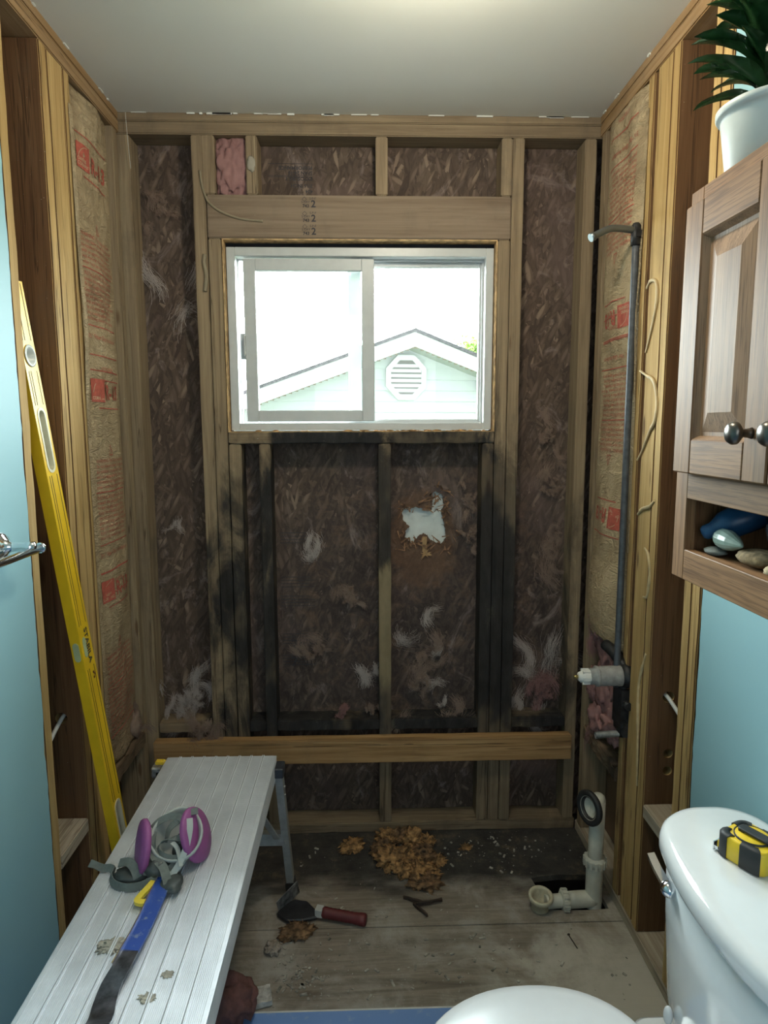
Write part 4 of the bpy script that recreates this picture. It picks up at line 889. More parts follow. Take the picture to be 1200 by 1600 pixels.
# facepiece: open cup lying on its nose, rim facing the camera
bm = new(); fc = Vector((-.416, -.876, PT+.056)); fn = Vector((.10, -.50, .86)).normalized(); fu = Vector((1, 0, 0)); fu = (fu-fn*fu.dot(fn)).normalized(); fv = fn.cross(fu)
loops = []
for h, sc in ((-.040, .25), (-.034, .55), (-.018, .82), (.0, .96), (.014, 1.04), (.019, 1.0), (.015, .93), (.0, .84), (-.015, .70), (-.028, .42), (-.031, .12)):
    L_ = []
    for k in range(32):
        a = 2*PI*k/32; rx = .054*sc; ry = .060*sc*(1+.18*math.cos(a-PI/2)); pinch = 1-.18*max(0, math.sin(a))**3
        L_.append(fc+fn*(h+.006*math.cos(2*a)*sc)+fu*rx*math.cos(a)*pinch+fv*ry*math.sin(a))
    loops.append(L_)
loft(bm, loops); obj('facepiece', bm, RL, RS)
bm = new(); lathe(bm, fc+fn*-.040, fn, [(0, 0), (.022, 0), (.022, .010), (0, .012)], 20); tube(bm, [fc+fn*-.045, fc+fn*-.030], .03, 20); obj('exhale_cap', bm, RD, RS)
bm = new(); lathe(bm, fc+fn*-.026+fu*.020, (.15, -.2, 1), [(0, 0), (.006, 0), (.006, .012), (.003, .020), (.0035, .036), (0, .038)], 12); obj('valve_peg', bm, plain('white_peg', (.65, .68, .66), .4), RS)
def strap(pts, w_, nrm, m=RG, th=.0018):
    bm = new(); ribbon(bm, pts, w_, nrm, th, 8); obj('strap', bm, m, RS)
z = lambda h: PT+h
strap([(-.470, -.872, z(.082)), (-.455, -.862, z(.094)), (-.430, -.856, z(.100)), (-.408, -.862, z(.096)), (-.398, -.880, z(.078)), (-.404, -.892, z(.058))], .014, [Vector(v) for v in ((-.3,-.7,.6), (0,-.7,.7), (0,-.8,.6), (.5,-.6,.5), (.9,-.3,.2), (.9,-.3,.2))])
strap([(-.436, -.890, z(.060)), (-.432, -.876, z(.082)), (-.415, -.862, z(.094)), (-.395, -.852, z(.104)), (-.376, -.846, z(.106))], .015, [Vector(v) for v in ((-.8,-.5,.2), (-.5,-.6,.6), (0,-.6,.8), (0,-.5,.8), (.2,-.5,.8))])
strap([(-.466, -.880, z(.080)), (-.464, -.900, z(.064)), (-.450, -.922, z(.048)), (-.430, -.938, z(.038)), (-.418, -.955, z(.026)), (-.408, -.972, z(.012))], .018, (.3, -.45, .85), RG, .0022)
strap([(-.386, -.872, z(.082)), (-.380, -.885, z(.066)), (-.386, -.902, z(.050)), (-.402, -.915, z(.042)), (-.425, -.918, z(.044)), (-.444, -.912, z(.052)), (-.448, -.902, z(.060)), (-.436, -.894, z(.068)), (-.410, -.890, z(.070)), (-.392, -.892, z(.066)), (-.386, -.905, z(.052)), (-.396, -.918, z(.040))], .013, [Vector(v) for v in ((.6,-.5,.6),(.8,-.5,.3),(.4,-.7,.5),(0,-.8,.5),(0,-.8,.5),(-.6,-.7,.3),(-.8,-.3,.3),(-.2,.7,.7),(0,-.5,.8),(.6,-.5,.5),(.9,-.4,.2),(.6,-.7,.2))])
strap([(-.388, -.872, z(.104)), (-.384, -.888, z(.090)), (-.386, -.904, z(.068)), (-.392, -.918, z(.048)), (-.402, -.930, z(.030)), (-.412, -.940, z(.018))], .013, (.3, -.8, .5), RL, .002)
strap([(-.420, -.898, z(.066)), (-.408, -.906, z(.058)), (-.400, -.918, z(.046)), (-.394, -.930, z(.032))], .010, (.6, -.4, .6), RL)
# lower harness: loop falling toward the left edge
strap([(-.604, -.885, z(.012)), (-.588, -.890, z(.010)), (-.570, -.897, z(.008)), (-.555, -.900, z(.010)), (-.542, -.908, z(.008))], .016, [Vector(v) for v in ((-.5,-.5,.8), (0,-.2,1), (.2,-.6,.7), (0,-.7,.6), (-.5,-.7,.3))])
strap([(-.545, -.905, z(.012)), (-.543, -.928, z(.011)), (-.528, -.950, z(.010)), (-.500, -.962, z(.010)), (-.470, -.960, z(.012)), (-.440, -.945, z(.018)), (-.415, -.925, z(.026)), (-.395, -.900, z(.036)), (-.378, -.878, z(.048))], .016, [Vector(v) for v in ((-.8,-.5,.3), (-.8,-.5,.3), (-.5,-.8,.3), (-.1,-.95,.3), (.2,-.95,.3), (.4,-.8,.5), (.5,-.7,.6), (.6,-.6,.6), (.6,-.6,.6))])
strap([(-.395, -.888, z(.040)), (-.392, -.905, z(.034)), (-.400, -.925, z(.026)), (-.418, -.945, z(.020)), (-.426, -.955, z(.018))], .010, (.6, -.6, .6), RL)
bm = new(); blob(bm, (-.500, -.925, z(.013)), .045, (.85, .55, .22), .22, 2.2, 3, 3); obj('head_cradle', bm, RD, RS)
bm = new(); blob(bm, (-.408, -.955, z(.013)), .032, (.75, 1.0, .30), .25, 2.0, 3, 8); obj('chin_strap_pad', bm, RD, RS)
bm = new(); blob(bm, (-.448, -.925, z(.026)), .030, (.8, .8, .7), .35, 2.5, 3, 9); obj('buckle', bm, RD, RS)
strap([(-.455, -.915, z(.046)), (-.458, -.928, z(.036)), (-.460, -.944, z(.022))], .020, (.1, -.7, .6), RG)
strap([(-.530, -.912, z(.030)), (-.508, -.918, z(.036)), (-.492, -.930, z(.030)), (-.480, -.945, z(.018))], .018, (0, -.5, .85), RG)

# ------------------------------------------------------------------ scraper and debris on the floor
SCR = thing('floor_scraper', 'floor scraper with a dark red ribbed grip lying on the bare floor', 'scraper', (-.15, -.42, 0))
gd = (Vector((-.006, -.452, .018))-Vector((-.135, -.418, .020))).normalized()
bm = new(); lathe(bm, (-.135, -.418, .020), gd, [(0, 0), (.013, 0), (.0165, .006)]+[(.0165-.0012*(k % 2), .012+.0065*k) for k in range(15)]+[(.0165, .112), (.018, .118), (.018, .132), (.014, .136), (0, .136)], 20); obj('grip', bm, plain('dark_red_rubber', (.115, .018, .020), .5, var=.15), SCR)
bm = new(); obx(bm, Vector((-.135, -.418, .021))-gd*.009, gd, gd.cross(Vector((0,0,1))), (0,0,1), .011, .013, .012); obj('collar', bm, plain('pale_collar', (.45, .46, .44), .5), SCR, bev=.001)
bm = new(); out = [(-.150, -.405), (-.185, -.360), (-.225, -.352), (-.262, -.375), (-.272, -.415), (-.240, -.440), (-.195, -.440), (-.150, -.428)]; loft(bm, [[Vector((x, y, h+.006*math.sin(9*x))) for x, y in out] for h in (.008, .020)], smooth=False); obj('head', bm, plain('black_head', (.018, .019, .023), .5, var=.3), SCR, bev=.003)
bm = new(); obx(bm, (-.242, -.372, .037), Vector((.62, .72, .22)).normalized(), Vector((-.72, .60, .10)).normalized(), Vector((-.1, -.3, .95)).normalized(), .044, .0012, .026); obj('blade', bm, plain('worn_blade_steel', (.34, .35, .36), .4, .7, var=.4, sc=50), SCR)
CHIP = [plain('rot_orange', (.34, .19, .075), .9, var=.5, sc=45, bump=1.0), plain('rot_brown', (.20, .115, .055), .9, var=.5, sc=45, bump=1.0)]
def chunk(c, r, sc, seed, m, name, lab, cat, group=None, n=24, ln=.02):
    bm = new(); blob(bm, c, r, sc, .75, 2.6, 4, seed, rot=Matrix.Rotation(seed*1.3, 3, 'Z'))
    rd = random.Random(seed)
    vv = [v.co.copy() for v in bm.verts]; main = rd.uniform(0, PI)
    for k in range(n*5):
        q = rd.choice(vv); up_ = (q-Vector(c)).normalized(); a = main+rd.gauss(0, .45); d = Vector((math.cos(a), math.sin(a), rd.gauss(.1, .35))).normalized(); s1 = d.cross(up_+Vector((0, 0, .2))).normalized()*rd.uniform(.0006, .0024); q = q+up_*rd.uniform(0, .004); l2 = ln*rd.uniform(.2, .8)
        bm.faces.new([bm.verts.new(p) for p in (q-d*l2-s1*.4, q-s1, q+d*l2, q+s1)])
    for k in range(n):
        a = rd.uniform(0, 2*PI); q = Vector(c)+Vector((math.cos(a)*r*sc[0]*.7, math.sin(a)*r*sc[1]*.7, rd.uniform(-.2, .5)*r*sc[2])); d = Vector((math.cos(a)+rd.gauss(0,.4), math.sin(a)+rd.gauss(0,.4), rd.uniform(-.1, .35))).normalized(); s1 = d.cross(Vector((0,0,1))).normalized()*rd.uniform(.001, .0035)
        bm.faces.new([bm.verts.new(p) for p in (q-s1, q+d*ln*rd.uniform(.4, 1.2), q+s1)])
    for v in bm.verts: v.co.z = max(v.co.z, .0006)
    return T(obj(name, bm, m), lab, cat, group)
HLAB = ['rearmost left lump of the rotten wood heap', 'rear lump of the heap, second from the left along the back', 'rear lump of the heap, second from the right along the back', 'rearmost right lump of the rotten wood heap', 'leftmost lump in the middle of the rotten wood heap', 'largest brown lump on the left front of the heap', 'central lump of the rotten wood heap', 'lump just right of the heap centre', 'rightmost lump of the rotten wood heap', 'lump in the middle of the front part of the heap', 'foremost lump of the rotten wood heap, nearest the camera', 'front left lump of the heap, toward the scraper', 'front right lump of the heap, toward the drain']
heap = ((.075,-.055,.036,(1.1,.9,.7)),(.115,-.045,.034,(1.2,.8,.7)),(.165,-.065,.036,(1.1,.9,.8)),(.21,-.075,.03,(.9,.9,.7)),(.055,-.115,.036,(1,1.1,.6)),(.085,-.165,.046,(1.1,1.1,.62)),(.135,-.150,.036,(1.2,.9,.6)),(.195,-.150,.038,(1.1,.9,.65)),(.235,-.175,.030,(1,.8,.5)),(.165,-.215,.042,(1.2,.9,.5)),(.185,-.275,.040,(1.2,1.0,.42)),(.125,-.205,.036,(1,1,.5)),(.205,-.235,.030,(1,1,.5)))
GH = 'pieces of rotten wood heaped on the dark floor'
for i, (x, y, r, sc) in enumerate(heap):
    chunk((x, y, r*sc[2]*.45), r, sc, i+60, CHIP[(i*5+1) % 3 == 0], 'rotten_wood_piece', 'ragged orange-brown '+HLAB[i] if HLAB[i].startswith('lump') else HLAB[i], 'debris', GH)
chunk((-.052, -.085, .008), .034, (1.1, .95, .32), 90, CHIP[0], 'rotten_wood_piece', 'lone flat orange-brown piece of rotten wood left of the heap', 'debris')
chunk((.345, -.105, .004), .012, (.8, 1.2, .4), 91, CHIP[0], 'rotten_wood_piece', 'tiny tan splinter cluster right of the rotten wood heap', 'debris', n=12)
chunk((-.205, -.475, .007), .040, (1.1, .7, .25), 92, CHIP[1], 'rotten_wood_piece', 'brown crumbly patch on the floor in front of the scraper head', 'debris', ln=.026)
chunk((-.268, -.540, .010), .020, (1.05, .95, .7), 93, plain('tan_plaster', (.34, .29, .24), .85, var=.2), 'plaster_chunk', 'small tan chunk on the floor between the platform and the scraper', 'debris', n=0)
bm = new(); obx(bm, (-.275, -.700, .011), Vector((.97, .22, .08)).normalized(), Vector((-.22, .97, 0)).normalized(), Vector((-.08, 0, 1)).normalized(), .026, .026, .008)
bmesh.ops.subdivide_edges(bm, edges=list(bm.edges), cuts=5, use_grid_fill=True)
for v in bm.verts: v.co += Vector([.004*noise.noise(v.co*60+Vector((k*5, 0, 0))) for k in range(3)])
T(obj('plaster_chunk', bm, plain('white_plaster', (.50, .49, .46), .85, var=.25, sc=50)), 'squarish white plaster chunk near the edge of the blue floor sheet', 'debris')
DKW = plain('dark_splinter', (.045, .03, .022), .8, var=.3)
for a, c, lab in (((.112, -.345, .006), (.168, -.372, .008), 'short dark splinter lying left in the crossed pair below the heap'), ((.142, -.375, .006), (.180, -.425, .006), 'dark splinter pointing toward the camera below the rotten heap'), ((.150, -.385, .012), (.232, -.365, .010), 'brown splinter lying crosswise below the rotten heap')):
    bm = new(); bar(bm, a, c, .009, .006, (0, 0, 1)); bmesh.ops.subdivide_edges(bm, edges=list(bm.edges), cuts=3, use_grid_fill=True)
    for v in bm.verts: v.co += Vector([.0025*noise.noise(v.co*90+Vector((k*5, 0, 0))) for k in range(3)])
    T(obj('splinter', bm, DKW), lab, 'debris')
bm = new(); tube(bm, [(.583, -.512, .002), (.592, -.560, .002)], .0016, 8); lathe(bm, (.583, -.510, .0025), (0, 1, 0), [(0, 0), (.004, 0), (.004, .0012), (0, .0012)], 10); T(obj('nail', bm, plain('rusty_nail', (.05, .04, .035), .6, .5)), 'single nail lying on the floor in front of the drain', 'nail')
bm = new(); blob(bm, (-.345, -.745, .045), .075, (.85, .9, .60), .35, 2.0, 4, 21)
for v in bm.verts: v.co += Vector((0, 0, .006*math.sin(v.co.x*130+v.co.y*60)));
for v in bm.verts: v.co.z = max(v.co.z, .0055)
T(obj('rag', bm, plain('dull_red_cloth', (.15, .068, .062), .95, var=.15, sc=60)), 'crumpled dull red cloth on the floor beside the platform', 'cloth')
bm = new(); rd = random.Random(33)
for k in range(520):
    q = rd.random()
    if q < .35: x, y = rd.gauss(-.20, .07), rd.gauss(-.62, .05)
    elif q < .6: x, y = rd.gauss(.15, .28), rd.uniform(-.73, -.5)
    elif q < .85: x, y = rd.uniform(-.25, .7), rd.uniform(-.73, -.05)
    else: x, y = rd.gauss(.45, .16), rd.gauss(-.10, .05)
    if not (-.255 < x < .74 and -.735 < y < -.03) or (.52 < x < .75 and -.42 < y < -.24): continue
    r0 = rd.choice((.0007, .001, .0013, .0022, .0032)); a = rd.uniform(0, 6.28); e1 = Vector((math.cos(a), math.sin(a), 0)); 
    obx(bm, (x, y, r0*.5+.0003), e1, Vector((-e1.y, e1.x, 0)), (0,0,1), r0*rd.uniform(.8, 3), r0*.9, r0*.5)
T(obj('plaster_flecks', bm, plain('pale_flecks', (.38, .36, .31), .9, var=.4, sc=30)), 'scattered pale plaster flecks and crumbs over the bare floor', 'debris', kind='stuff')

# ------------------------------------------------------------------ towel bar
TB = thing('towel_bar', 'chrome towel bar on the blue wall at the left', 'towel bar', (-.70, -.9, 1.18))
bm = new(); tube(bm, [(-.684, -.838, 1.214), (-.684, -1.40, 1.214)], .0085, 18); lathe(bm, (-.684, -.842, 1.214), (0, 1, 0), [(.0085, 0), (.0115, .001), (.0115, .006), (.008, .008), (0, .009)], 18); obj('bar', bm, CHROME, TB)
for yy in (-.872, -1.36):
    bm = new(); lathe(bm, (-.7493, yy, 1.222), (1, 0, 0), [(0, 0), (.031, 0), (.031, .003), (.027, .008), (.018, .013), (.011, .020), (.0085, .032), (.009, .050), (.012, .058), (.011, .070), (0, .074)], 30); obj('post', bm, CHROME, TB)

# ------------------------------------------------------------------ wall cabinet
OZ, OY, OX = oak('oak_vertical', 'z'), oak('oak_along_wall', 'y'), oak('oak_panel', 'z', (.31, .19, .11), (.18, .105, .06))
CX, CY0, CY1, CZ0, CZ1 = .548, -1.662, -1.088, 1.203, 1.848
CB = thing('wall_cabinet', 'brown oak wall cabinet with two raised-panel doors above an open shelf', 'cabinet', (.655, (CY0+CY1)/2, CZ0))
for a, c in ((CY0, CY0+.014), (CY1-.014, CY1)): bm = new(); bx(bm, CX+.019, .7485, a, c, CZ0, CZ1); obj('side_panel', bm, OZ, CB)
for z0, z1, nm in ((CZ0+.036, CZ0+.048, 'bottom_panel'), (1.366, 1.380, 'shelf_panel'), (CZ1-.016, CZ1-.002, 'top_panel')):
    bm = new(); bx(bm, CX+.019, .7485, CY0+.0145, CY1-.0145, z0, z1); obj(nm, bm, OY, CB)
bm = new(); bx(bm, .740, .7485, CY0+.015, CY1-.015, CZ0+.05, CZ1-.02); obj('back_panel', bm, oak('oak_back', 'z', (.16, .09, .05), (.10, .055, .03)), CB)
for nm, a, c, z0, z1, m in (('stile', CY1-.040, CY1, CZ0, CZ1, OZ), ('stile', CY0, CY0+.040, CZ0, CZ1, OZ), ('rail', CY0+.0402, CY1-.0402, CZ0, CZ0+.052, OY), ('rail', CY0+.0402, CY1-.0402, 1.343, 1.405, OY), ('rail', CY0+.0402, CY1-.0402, CZ1-.045, CZ1, OY)):
    bm = new(); bx(bm, CX, CX+.0185, a, c, z0, z1); obj(nm, bm, m, CB, bev=.0012)
def door(ya, yb, kz, ky, lab):
    Z_0, Z_1, xf, xb = 1.388, 1.817, .5285, .5475
    dr = thing('door', None, None, (xf, (ya+yb)/2, Z_0)); dr.parent = CB; dr.location = Vector((xf, (ya+yb)/2, Z_0))-ORG[CB]; dr['label'] = lab
    sw = .056
    for nm, a, c, z0, z1, m in (('door_stile', yb-sw, yb, Z_0, Z_1, OZ), ('door_stile', ya, ya+sw, Z_0, Z_1, OZ), ('door_rail', ya+sw, yb-sw, Z_0, Z_0+sw, OY), ('door_rail', ya+sw, yb-sw, Z_1-sw, Z_1, OY)):
        bm = new(); v = bx(bm, xf, xb, a, c, z0, z1); obj(nm, bm, m, dr, bev=.0022)
    a0, a1, b0, b1 = ya+sw, yb-sw, Z_0+sw, Z_1-sw; bm = new(); L_ = []
    for ins, x in ((0, xf+.002), (.006, xf+.012), (.012, xf+.012), (.042, xf+.0035), (.044, xf+.0035)): L_.append([Vector((x, y, z)) for y, z in ((a0+ins, b0+ins), (a1-ins, b0+ins), (a1-ins, b1-ins), (a0+ins, b1-ins))])
    loft(bm, L_, capa=False, smooth=False); bmesh.ops.recalc_face_normals(bm, faces=bm.faces); 
    obj('door_panel', bm, OX, dr)
    bm = new(); lathe(bm, (xf, ky, kz), (-1, 0, 0), [(0, 0), (.008, 0), (.0065, .004), (.0055, .012), (.011, .017), (.0155, .021), (.016, .026), (.013, .031), (.008, .0335), (0, .034)], 26); obj('knob', bm, plain('pewter_knob', (.16, .15, .135), .3, .9, var=.15), dr)
door(-1.374, -1.112, 1.456, -1.336, 'left oak cabinet door, hinged on the far side'); door(-1.640, -1.378, 1.456, -1.412, 'right oak cabinet door, partly outside the picture')
# things on the open shelf (shelf top 1.251)
SZ = CZ0+.0485
def seat_z(bm, z):
    m = min(v.co.z for v in bm.verts); bmesh.ops.translate(bm, verts=bm.verts, vec=(0, 0, z-m))
bm = new(); lathe(bm, (.572, -1.138, SZ+.032), Vector((.70, -.30, .36)), [(0, 0), (.008, .001), (.0125, .006), (.013, .018), (.016, .024), (.023, .036), (.0255, .05), (.0255, .095), (.022, .10), (0, .101)], 24)
T(obj('bottle', bm, plain('blue_bottle', (.018, .085, .20), .35, var=.1)), 'dark blue bottle tipped on its side on the open cabinet shelf', 'bottle')
bm = new(); lathe(bm, (.590, -1.150, SZ+.03), Vector((-.10, -1, -.02)), [(0, 0), (.005, .004), (.011, .014), (.016, .028), (.017, .046), (.014, .064), (.008, .082), (.003, .095), (0, .098)], 14, smooth=False); seat_z(bm, SZ+.014)
T(obj('ornament', bm, plain('pale_green_ceramic', (.32, .44, .39), .3, var=.18, sc=30)), 'pale green ornament tapering at both ends on the open cabinet shelf', 'ornament')
bm = new(); blob(bm, (.583, -1.166, SZ+.01), .018, (.9, 1.3, .40), .12, 2, 3, 4); seat_z(bm, SZ); T(obj('pebble', bm, plain('grey_green_stone', (.16, .19, .18), .6, var=.2)), 'small grey-green rounded piece under the pale green ornament', 'ornament')
bm = new(); blob(bm, (.600, -1.262, SZ+.018), .040, (.7, 1.1, .34), .16, 2, 3, 5); seat_z(bm, SZ); T(obj('sponge', bm, plain('tan_sponge', (.26, .19, .10), .9, var=.25, sc=90, bump=.8)), 'tan sponge-like lump at the front of the open cabinet shelf', 'sponge')
bm = new(); lathe(bm, (.612, -1.255, SZ+.052), Vector((.9, -.3, .1)), [(0, 0), (.013, .001), (.016, .006), (.016, .010), (.018, .018), (.022, .03), (.023, .07), (0, .075)], 22); T(obj('bottle', bm, plain('dark_clear_bottle', (.05, .045, .045), .18, var=.1)), 'dark glossy bottle lying on its side at the right of the open shelf', 'bottle')
bm = new(); blob(bm, (.580, -1.345, SZ+.012), .026, (.7, 1.0, .4), .2, 2, 3, 6); seat_z(bm, SZ); T(obj('sponge', bm, plain('pale_tan_sponge', (.36, .29, .17), .9, var=.2, sc=90)), 'pale tan lump at the right edge of the open cabinet shelf', 'sponge')

# ------------------------------------------------------------------ potted plant
PC = Vector((.628, -1.168, CZ1+.0005))
PP = thing('flower_pot', 'glossy white plant pot standing on top of the oak cabinet', 'plant pot', PC)
bm = new(); lathe(bm, PC, (0, 0, 1), [(0, 0), (.058, 0), (.061, .003), (.072, .082), (.073, .088), (.077, .089), (.080, .093), (.080, .100), (.077, .102), (.072, .101), (.069, .085), (0, .085)], 44); obj('pot', bm, plain('white_pot_glaze', (.58, .64, .62), .45, var=.02), PP)
bm = new(); lathe(bm, PC+Vector((0, 0, .086)), (0, 0, 1), [(0, 0), (.068, 0), (.055, .006), (0, .012)], 24); obj('soil', bm, plain('potting_soil', (.03, .022, .015), .95, var=.4), PP)
PL = thing('dracaena', 'compact dark green glossy broad-leaved plant growing in the white pot', 'plant', PC+Vector((0, 0, .093)))
s_ = NT('glossy_leaf'); n_ = s_.noise(s_.coord('World'), 30, 3); LEAF = s_.fin(s_.ramp(n_, [(.3, (.014, .055, .018)), (.7, (.045, .14, .045))]), .22, spec=.7)
bm = new()
for x, y in ((.0, .0), (.02, -.02), (-.012, .012)): tube(bm, [PC+Vector((x, y, .093)), PC+Vector((x*1.5, y*1.5, .24))], .007, 8)
obj('stem', bm, plain('green_stem', (.06, .10, .03), .6), PL)
rd = random.Random(19)
def leaf(base, az, el, L, wd, droop, roll):
    bm = new(); d = Vector((math.cos(az)*math.cos(el), math.sin(az)*math.cos(el), math.sin(el))); side = Vector((-math.sin(az), math.cos(az), 0)); rows = []; n = 12; p = Vector(base); e = el
    for i in range(n+1):
        t = i/n; d = Vector((math.cos(az)*math.cos(e), math.sin(az)*math.cos(e), math.sin(e))); nn = side.cross(d)*-1
        if nn.z < 0 and e < 1.5: nn = -nn
        s1 = (side*math.cos(roll)+nn*math.sin(roll)); w_ = wd*(math.sin(PI*min(1, (t*.93+.07)))**.75)*(1 if t < .97 else .25)
        if i == n: w_ = .0006
        wav = .12*math.sin(t*9+roll*5)
        rows.append([bm.verts.new(p+s1*w_*a+nn*(abs(a)*w_*.55+a*w_*wav)) for a in (-1, -.5, 0, .5, 1)]); p = p+d*L/n; e -= droop/n*(.4+1.2*t)
    for A, B in zip(rows, rows[1:]):
        for k in range(4): f = bm.faces.new((A[k], A[k+1], B[k+1], B[k])); f.smooth = True
    bmesh.ops.solidify(bm, geom=list(bm.faces), thickness=.0008); obj('leaf', bm, LEAF, PL)
for k in range(58):
    t = k/58; h = .108+.115*t; az = k*2.399+rd.uniform(-.3, .3); el = .55+.80*t+rd.uniform(-.15, .2); L_ = rd.uniform(.11, .15)*(1-.15*t)
    leaf(PC+Vector((math.cos(az)*.008, math.sin(az)*.008, h)), az, el, L_, rd.uniform(.021, .028), rd.uniform(.5, 1.3), rd.uniform(-.6, .6))

# ------------------------------------------------------------------ toilet
TO = thing('toilet', 'white porcelain toilet at the right with its lid closed, tank against the blue wall', 'toilet', (.45, -1.30, .005))
TY = -1.307
bm = new(); loft(bm, [rrect(.654, TY, a, c, r, z, 8) for z, a, c, r in ((.375, .060, .17, .04), (.385, .072, .185, .045), (.42, .078, .195, .045), (.58, .086, .212, .045), (.700, .088, .220, .045))]); 
bmesh.ops.subdivide_edges(bm, edges=[e for e in bm.edges if abs(e.verts[0].co.y-e.verts[1].co.y) > .2], cuts=14)
for v in bm.verts:
    if v.co.x < .66: v.co.x -= .040*(1-((v.co.y-TY)/.24)**2)
obj('tank', bm, PORC, TO)
bm = new(); loft(bm, [rrect(.6465, TY, a-.003, c, r, z, 14) for z, a, c, r in ((.6985, .090, .230, .07), (.703, .096, .238, .078), (.712, .099, .242, .082), (.728, .099, .242, .082), (.739, .0955, .2385, .08), (.745, .089, .232, .075), (.7475, .077, .220, .065))], capb=True)
long_ = [e for e in bm.edges if abs(e.verts[0].co.y-e.verts[1].co.y) > .2]; bmesh.ops.subdivide_edges(bm, edges=long_, cuts=14)
for v in bm.verts:
    if v.co.x < .66: v.co.x -= .044*max(0, 1-((v.co.y-TY)/.242)**2)
for f in bm.faces: f.smooth = True
obj('tank_lid', bm, PORC, TO)
def egg(z, k=1.0, dx=0, ins=0):
    out = []
    for i in range(56):
        a = 2*PI*i/56; c, s = math.cos(a), math.sin(a); rx = (.225 if c < 0 else .195); x = .300+dx+(rx*k-ins)*math.copysign(abs(c)**.92, c); y = TY+(.183*k-ins)*math.copysign(abs(s)**(.86 if c > 0 else 1), s); out.append(Vector((x, y, z)))
    return out
bm = new(); loft(bm, [egg(.3865, ins=.006), egg(.390, ins=0), egg(.400), egg(.406, ins=.004), egg(.4075, ins=.012)], capb=True); obj('seat_ring', bm, SEATM, TO)
bm = new(); loft(bm, [egg(.4085, ins=.006), egg(.411, ins=.001), egg(.422, ins=0), egg(.429, ins=.006), egg(.4325, ins=.022), egg(.4345, ins=.06), egg(.4355, ins=.12)], capb=True)
obj('seat_lid', bm, SEATM, TO)
bm = new(); loft(bm, [egg(.005, .52, .05), egg(.03, .50, .05), egg(.12, .46, .05), egg(.22, .60, .02), egg(.32, .90, .0), egg(.37, .97), egg(.3855, .97, 0, .004)]); obj('bowl', bm, PORC, TO)
bm = new(); loft(bm, [rrect(.60, TY, a, c, .03, z, 6) for z, a, c in ((.16, .07, .09), (.30, .10, .13), (.372, .115, .16), (.3745, .11, .155))]); obj('bowl_deck', bm, PORC, TO)
for s0 in (-1, 1):
    bm = new(); blob(bm, (.537, TY+s0*.117, .418), .009, (.9, 1.0, 2.0), 0, 1, 3, 1); obj('hinge_cap', bm, SEATM, TO)
LE = thing('flush_lever', None, None, (.505, -1.15, .66)); LE.parent = TO; LE.location = Vector((.505, -1.15, .66))-ORG[TO]; LE['label'] = 'chrome flush lever on the tank front'
bm = new(); lathe(bm, (.560, -1.176, .657), (-1, .1, 0), [(0, 0), (.018, 0), (.018, .005), (.014, .010), (.011, .013), (.011, .018), (0, .019)], 24); obj('escutcheon', bm, CHROME, LE)
bm = new(); ribbon(bm, [(.531, -1.188, .655), (.529, -1.170, .660), (.527, -1.140, .667), (.527, -1.112, .675)], .013, (-.2, -.5, .9), .012, 6, wid=lambda t: 1.15-.15*t); blob(bm, (.530, -1.180, .657), .014, (1, 1.1, 1), 0, 1, 3); obj('handle', bm, CHROME, LE)
bm = new(); tube(bm, [(.70, -1.12, .005), (.70, -1.12, .16), (.69, -1.14, .26), (.675, -1.17, .372)], .006, 10, 5); obj('supply_hose', bm, plain('grey_hose', (.4, .42, .44), .5), TO)

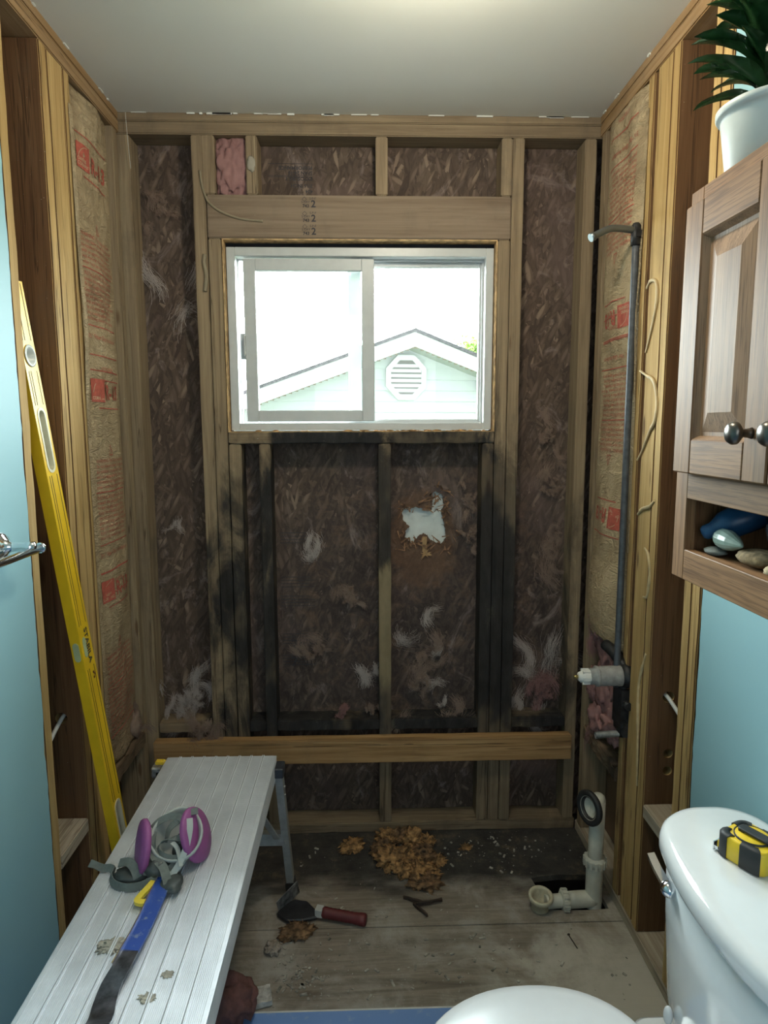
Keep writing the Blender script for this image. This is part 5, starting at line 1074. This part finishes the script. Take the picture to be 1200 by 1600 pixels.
# ------------------------------------------------------------------ tape measure
TM = thing('tape_measure', 'black and yellow tape measure lying on the toilet tank lid', 'tape measure', (.640, -1.232, .7475))
tc = Vector((.640, -1.232, .748)); ta = math.radians(-62); te = Vector((math.cos(ta), math.sin(ta), 0)); tf = Vector((-te.y, te.x, 0))
def tmap(bm):
    for v in bm.verts: v.co = tc+te*v.co.x+tf*v.co.y+Vector((0, 0, v.co.z))
TY_ = plain('tape_yellow', (.80, .56, .03), .35, var=.04); TK = plain('tape_black_rubber', (.022, .024, .026), .55, var=.15, bump=.15)
def tl_(hx, hy, r, z, ins=0): return rrect(0, 0, hx-ins, hy-ins, r, z, 6)
bm = new(); loft(bm, [tl_(.040, .036, .014, 0, .003), tl_(.040, .036, .014, .003), tl_(.040, .036, .014, .037), tl_(.040, .036, .014, .041, .003)]); tmap(bm); obj('case', bm, TY_, TM)
def band(a0, a1, extra=.0022):
    "rubber overmould wrapping part of the outline"
    n = 48; out = []; inn = []
    full = []
    for k in range(n+1):
        a = a0+(a1-a0)*k/n; c, s = math.cos(a), math.sin(a); p = 5; r = (abs(c/.040)**p+abs(s/.036)**p)**(-1/p); full.append((c*r, s*r, c, s))
    bm = new(); rows = []
    for x, y, c, s in full:
        o = extra; rows.append([bm.verts.new(v) for v in ((x*.72, y*.72, .0425), (x-c*.004, y-s*.004, .0432), (x+c*o, y+s*o, .0395), (x+c*o, y+s*o, .002), (x-c*.002, y-s*.002, .0))])
    for A, B in zip(rows, rows[1:]):
        for k in range(4): f = bm.faces.new((A[k], A[k+1], B[k+1], B[k])); f.smooth = True
    bmesh.ops.recalc_face_normals(bm, faces=bm.faces); bmesh.ops.solidify(bm, geom=list(bm.faces), thickness=.0015); tmap(bm); obj('rubber_grip', bm, TK, TM)
for a0, a1 in ((-.22, .50), (.92, 1.62), (2.15, 2.95), (3.50, 4.20), (4.75, 5.5)): band(a0, a1)
bm = new(); lathe(bm, (0, 0, .040), (0, 0, 1), [(0, .0038), (.026, .0038), (.027, .003), (.027, 0)], 36); tmap(bm); obj('label_disc', bm, TY_, TM)
bm = new(); lathe(bm, (0, 0, .040), (0, 0, 1), [(.027, .0), (.027, .0042), (.0285, .0042), (.0285, 0)], 36); tmap(bm); obj('disc_rim', bm, TK, TM)
bm = new(); loft(bm, [rrect(.004, 0, .026, .010, .005, .0462, 4), rrect(.004, 0, .026, .010, .005, .049, 4), rrect(.004, 0, .024, .008, .004, .0502, 4)]); bx(bm, -.020, -.010, -.009, .009, .0425, .047); tmap(bm); obj('belt_clip', bm, TK, TM)
bm = new(); bx(bm, -.047, -.040, -.030, -.014, .004, .009); bx(bm, -.048, -.046, -.032, -.012, .001, .016); tmap(bm); obj('hook', bm, CHROME, TM)
